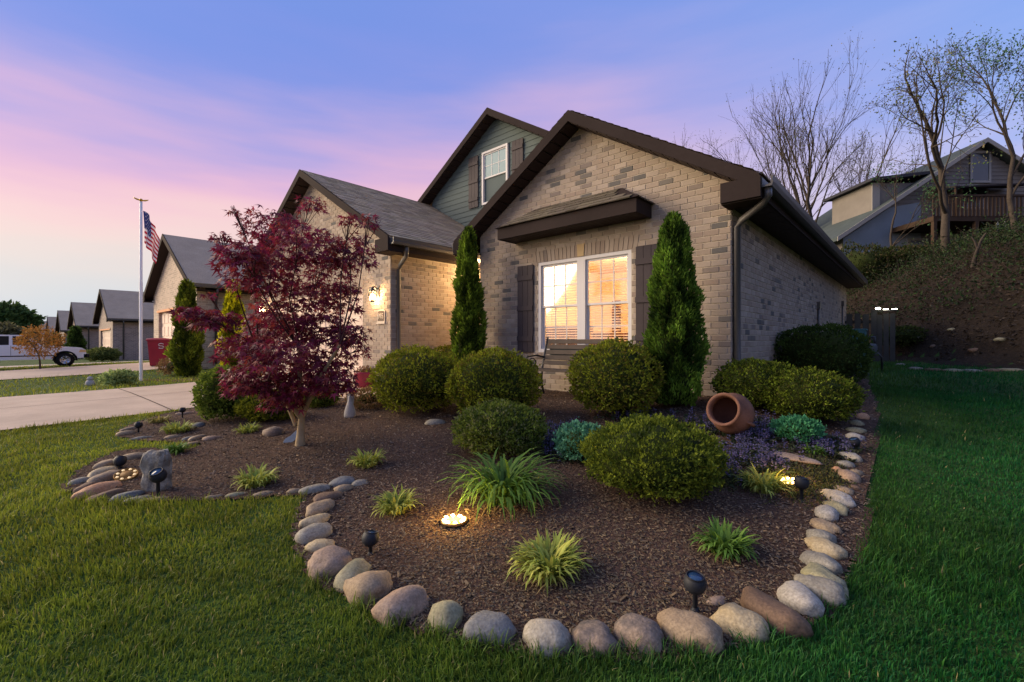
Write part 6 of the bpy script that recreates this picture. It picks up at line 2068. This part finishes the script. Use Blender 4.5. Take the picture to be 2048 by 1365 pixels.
# garden gnome by the far driveway edge
b = at_g(180, 772); k = depth_of(b) / FPX
t = empty('garden_gnome', b, 'small white garden figure on the grass by the flagpole', 'statue')
MB().lathe([(0, 0), (7 * k, 0), (8 * k, 3 * k), (7 * k, 8 * k), (5 * k, 11 * k), (0, 11.5 * k)], b, 14).build('body', M_stat, t)
MB().lathe([(0, 10.5 * k), (4.4 * k, 11.5 * k), (5.2 * k, 14 * k), (3.6 * k, 17.5 * k), (0, 19 * k)], b, 12).build('head', M_stat, t)
stone(166, 784, 12, 5, 0, 'white', 'tiny white stone on the driveway edge near the garden figure', 660, None)

# ================================================================== FENCE AND UTILITIES BY THE SIDE LAWN
M_fence = mat('grey_fence_wood', L3(70, 70, 68), .9, var=(5, .2), bump=(30, .5, .006))
fc = at_g(1748, 723); k = depth_of(fc) / FPX
zt_ = CAM_H + (682.5 - 627) * k
t = empty('board_fence', fc, 'grey wooden board fence with a bright lamp on its corner', 'fence')
MB().box((fc.x - .07, fc.y - .07, fc.z - .1), (fc.x + .07, fc.y + .07, zt_ + .05)).build('corner_post', M_fence, t)
x = fc.x - .12
i = 0
while x > -3.2:
    o_ = rnd.uniform(-.012, .012)
    MB().box((x - .15, fc.y - .02 + o_, fc.z - .02), (x, fc.y + .005 + o_, zt_ + rnd.uniform(-.02, .02))).build('board', M_fence, t); x -= .205
MB().box((-3.3, fc.y + .02, fc.z + .3), (fc.x - .08, fc.y + .06, fc.z + .39)).box((-3.3, fc.y + .02, zt_ - .3), (fc.x - .08, fc.y + .06, zt_ - .21)).build('rail', M_fence, t)
x = fc.x + .075
while x < fc.x + .50:
    dy_ = rnd.uniform(-.02, .02); MB().box((x, fc.y - .012 + dy_, gz(x, fc.y) - .05), (x + .125, fc.y + .012 + dy_, zt_ + rnd.uniform(-.05, .0))).build('board', M_fence, t); x += .148
lb = empty('fence_lamp', (fc.x, fc.y, zt_), 'bright white lamp on the corner of the board fence', 'lamp')
MB().box((fc.x - .06, fc.y - .10, zt_ + .05), (fc.x + .55, fc.y + .06, zt_ + .09)).build('bracket', M_fence, lb)
M_lampw = mat('fence_lamp_glow', (1, 1, .9), .5, emit=((1, .95, .75), 9))
MB().lathe([(0, -.03), (.05, -.025), (.07, 0), (.05, .025), (0, .03)], (fc.x + .10, fc.y - .06, zt_ + .14), 12).build('bulb', M_lampw, lb)
for q in (.10, .30):
    MB().box((fc.x + .12 + q, fc.y - .08, zt_ + .092), (fc.x + .24 + q, fc.y - .02, zt_ + .115)).build('strip', M_lampw, lb)
point_light('fence_lamp_light', (fc.x + .25, fc.y - .35, zt_ + .1), 1.6, (1, .92, .7), .05, lb)

b = at_g(1717, 753); k = depth_of(b) / FPX
t = empty('utility_cabinet', b, 'teal electrical cabinet standing beside the side wall', 'utility box')
M_teal = mat('teal_enamel', L3(70, 112, 116), .5, var=(4, .1))
MB().box((b.x - .10, b.y, b.z + .05), (b.x + .10, b.y + .32, b.z + 92 * k)).build('cabinet', M_teal, t)
MB().box((b.x - .115, b.y - .015, b.z + 92 * k), (b.x + .115, b.y + .34, b.z + 92 * k + .03)).build('lid', M_teal, t)
MB().box((b.x - .14, b.y - .03, b.z - .05), (b.x + .14, b.y + .36, b.z + .05)).build('plinth', M_black, t)
b = at_g(1738, 742)
t = empty('gas_meter', b, 'dark gas meter with pipes behind the teal cabinet', 'meter')
MB().lathe([(0, 0), (.13, 0), (.15, .03), (.15, .2), (.12, .25), (0, .26)], b + Vector((0, 0, .35)), 14).build('meter_body', mat('meter_grey', L3(84, 86, 88), .5), t)
MB().tube([b + Vector((-.12, 0, -.05)), b + Vector((-.12, 0, .75)), b + Vector((.1, 0, .75)), b + Vector((.1, 0, .55))], .025, 8).build('riser_pipe', M_black, t)
MB().tube([b + Vector((.1, 0, .45)), b + Vector((.22, .05, .30)), b + Vector((.22, .05, -.05))], .022, 8).build('outlet_pipe', M_black, t)
MB().lathe([(0, 0), (.07, .0), (.07, .05), (0, .06)], b + Vector((-.12, -.03, .6)), 12, (0, -1, 0)).build('regulator', mat('meter_grey'), t)


# ================================================================== MULCH AND GRASS
def mulch():
    rng = np.random.default_rng(91)
    n = 200000
    r = .9 + 11 * rng.random(n) ** 1.55; a = rng.uniform(-rad(50), rad(47), n)
    X = FW.x * r * np.cos(a) + RT.x * r * np.sin(a); Y = FW.y * r * np.cos(a) + RT.y * r * np.sin(a)
    k = poly_in(BED, X, Y) & ~poly_in(HOUSE_FOOT, X, Y)
    X, Y, r = X[k], Y[k], r[k]; n = len(X)
    ln = rng.uniform(.005, .021, n) * (1 + .05 * r) * np.where(rng.random(n) < .05, 1.8, 1); w = ln * rng.uniform(.2, .6, n); h = w * rng.uniform(.1, .35, n)
    az = rng.uniform(0, 2 * math.pi, n); el = rng.normal(0, .22, n)
    D = np.stack([np.cos(az) * np.cos(el), np.sin(az) * np.cos(el), np.sin(el)], 1)
    S = unit(np.cross(D, np.array([0, 0, 1.]) + rng.normal(0, .3, (n, 3)))); N_ = np.cross(S, D)
    C = np.stack([X, Y, gz_np(X, Y) + .012 + rng.uniform(.001, .012, n)], 1)
    corners = []
    for (i, j, q) in ((-1, -1, -1), (1, -.7, -1), (.8, .1, 1), (-.9, -.1, 1), (-.8, 1, -1), (1, .8, -1)):
        corners.append(C + D * (i * ln * .5)[:, None] + S * (j * w * .5)[:, None] + N_ * (q * h * .5)[:, None])
    V = np.stack(corners, 1).reshape(-1, 3)
    b = np.arange(n)[:, None] * 6
    fs = np.array([(0, 1, 2, 3), (3, 2, 5, 4)])
    F = (b[:, None] + fs[None]).reshape(-1, 4)
    T = tint_mix(rng, n, [L3(106, 89, 75), L3(77, 67, 58), L3(132, 115, 97), L3(92, 79, 68)], .25)
    pale = rng.random(n) < .07
    T[pale] = np.array(L3(158, 134, 106)) * rng.uniform(.7, 1.1, (pale.sum(), 1))
    # the older, greyer and thinner mulch towards the front edging
    d = np.hypot(X + 1.3, Y - 2.0); f = np.clip(1.25 - d / 1.45, 0, 1)[:, None] * .85
    T = T * (1 - f) + f * tint_mix(rng, n, [L3(122, 104, 78), L3(100, 90, 70), L3(88, 74, 58)], .22)
    tag(link('wood_chips', fast_mesh('wood_chips', V, F, np.repeat(T, 6, 0)), mat('wood_chip', (1, 1, 1), .9, tint=True, spec=.2)), 'dark brown shredded wood mulch covering the bed', 'mulch', kind='stuff')


mulch()


def on_lawn(X, Y):
    k = ~poly_in(BED, X, Y) & ~poly_in(WALK, X, Y) & ~poly_in(HOUSE_FOOT, X, Y)
    for (a, b_) in DRIVES: k &= ~((X > a - .02) & (X < b_ + .02))
    h = (X - HILL_P[0]) * HILL_N[0] + (Y - HILL_P[1]) * HILL_N[1]
    k &= h < .25
    k &= ~((X < -18.2) & (X > -25.4) & (Y > 4.3))
    return k


def lawn_tint(rng, X, Y):
    n = len(X)
    big = np.sin(X * .9 + 1.3 * np.sin(Y * .7)) * np.sin(Y * 1.1 + .8 * np.sin(X * .6)) * .5 + .5
    small = .5 + .5 * np.sin(X * 6.3 + 2 * np.sin(Y * 4.1)) * np.sin(Y * 5.7 + 1.5 * np.sin(X * 3.7))
    shade_side = np.clip(.22 + .24 * (X + 3.0) + .25 * (big - .5), 0, 1)      # side lawn's shade painted in as darker green, lit drive side yellower
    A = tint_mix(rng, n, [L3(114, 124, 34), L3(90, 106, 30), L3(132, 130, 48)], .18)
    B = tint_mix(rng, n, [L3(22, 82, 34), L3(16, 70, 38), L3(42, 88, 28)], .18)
    T = A * (1 - shade_side[:, None]) + B * shade_side[:, None]
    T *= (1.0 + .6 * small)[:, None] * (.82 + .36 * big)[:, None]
    dry = rng.random(n) < .032 * (1.1 - shade_side)
    T[dry] = np.array(L3(168, 156, 104)) * rng.uniform(.7, 1.1, (dry.sum(), 1))
    return T


def grass():
    rng = np.random.default_rng(33)
    for (name, n, r0, r1, pw, hmin, hmax, wd, lab) in (('surrounding_grass', 230000, .3, 9, .85, .024, .060, .0075, 'mown grass of the lawn around and behind the viewer'), ('lawn_grass', 480000, .35, 9.5, 1.30, .024, .060, .0042, 'short mown grass of the front and side lawns'), ('far_grass', 130000, 8.5, 32, 1.5, .05, .09, .013, 'grass of the lawns farther from the bed')):
        r = r0 + (r1 - r0) * rng.random(n) ** pw; a = rng.uniform(-rad(54), rad(54), n) + rng.normal(0, rad(5), n) if name != 'surrounding_grass' else np.where(rng.random(n) < .5, -1, 1) * rng.uniform(rad(50), math.pi, n)
        X = FW.x * r * np.cos(a) + RT.x * r * np.sin(a); Y = FW.y * r * np.cos(a) + RT.y * r * np.sin(a)
        # ragged turf edge creeping over the border of the bed
        k = on_lawn(X + rng.normal(0, .018, n), Y + rng.normal(0, .018, n))
        X, Y, r = X[k], Y[k], r[k]; n = len(X)
        tuft = .5 + .5 * np.sin(X * 9 + 2 * np.sin(Y * 6)) * np.sin(Y * 8 + 2 * np.sin(X * 5))
        H_ = rng.uniform(hmin, hmax, n) * (.66 + .55 * tuft) * (1 + .35 * np.sin(X * 1.3 + 2 * np.sin(Y * 1.1)) * np.sin(Y * 1.6))
        W_ = wd * rng.uniform(.7, 1.4, n) * (1 + .10 * r if r0 < 5 else 1 + .05 * (r - 8))
        az = rng.uniform(0, 2 * math.pi, n); flow = np.sin(X * 2.2 + Y * 1.3) * 1.2
        lean = np.abs(rng.normal(.35, .30, n))
        az2 = flow + rng.normal(0, 1.3, n)
        h2 = np.stack([np.cos(az2), np.sin(az2), np.zeros(n)], 1)
        s = np.stack([np.cos(az), np.sin(az), np.zeros(n)], 1) * W_[:, None] * .5
        B = np.stack([X, Y, gz_np(X, Y) - .004], 1)
        up = np.array([0, 0, 1.])
        m = B + up * (H_ * .55 * np.cos(lean * .6))[:, None] + h2 * (H_ * .55 * np.sin(lean * .6))[:, None]
        tip = m + up * (H_ * .5 * np.cos(lean * 1.8))[:, None] + h2 * (H_ * .5 * np.sin(lean * 1.8))[:, None]
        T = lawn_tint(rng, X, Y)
        if r0 < 5:
            V = np.stack([B - s, B + s, m - s * .75, m + s * .75, tip], 1).reshape(-1, 3)
            tri = np.array([(0, 1, 2), (1, 3, 2), (2, 3, 4)]); q = 5
        else:
            V = np.stack([B - s, B + s, tip], 1).reshape(-1, 3); tri = np.array([(0, 1, 2)]); q = 3
        F = (np.arange(n)[:, None, None] * q + tri[None]).reshape(-1, 3)
        TT = np.repeat(T, q, 0)
        tag(link(name, fast_mesh(name, V, F, TT), mat('grass_blade', (1, 1, 1), .55, tint=True, trans=.35, spec=.25)), lab, 'grass', kind='stuff')


def edge_grass():
    """longer uncut blades standing against the outer side of the edging stones"""
    rng = np.random.default_rng(35)
    P = []
    for (x, y, a, b_, ux, uy) in STONE_SPOTS[:59]:
        n = int(120 * a / .1)
        u = rng.uniform(-1.15, 1.15, n) * a; v = b_ * (.75 + np.abs(rng.normal(0, .45, n))) + .01
        sx, sy = -uy, ux
        if sx * -x + sy * -y < 0: sx, sy = -sx, -sy
        P.append(np.stack([x + ux * u + sx * v, y + uy * u + sy * v], 1))
    P = np.concatenate(P)
    k = ~poly_in([(bx * .985 + -2.5 * .015, by_ * .985 + 3.2 * .015) for bx, by_ in BED], P[:, 0], P[:, 1])
    P = P[k]; n = len(P)
    Q = np.stack([P[:, 0], P[:, 1], gz_np(P[:, 0], P[:, 1])], 1)
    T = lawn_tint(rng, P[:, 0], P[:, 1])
    V, F, TT = strap_leaves(Q, rng.uniform(0, 6.28, n), rng.uniform(.03, .10, n), np.full(n, .0045), np.abs(rng.normal(.2, .3, n)), rng.uniform(.1, 1.4, n), T, nseg=3)
    tag(link('edge_grass', fast_mesh('edge_grass', V, F, TT), mat('grass_blade')), 'longer grass blades along the stone edging', 'grass', kind='stuff')


grass()
edge_grass()
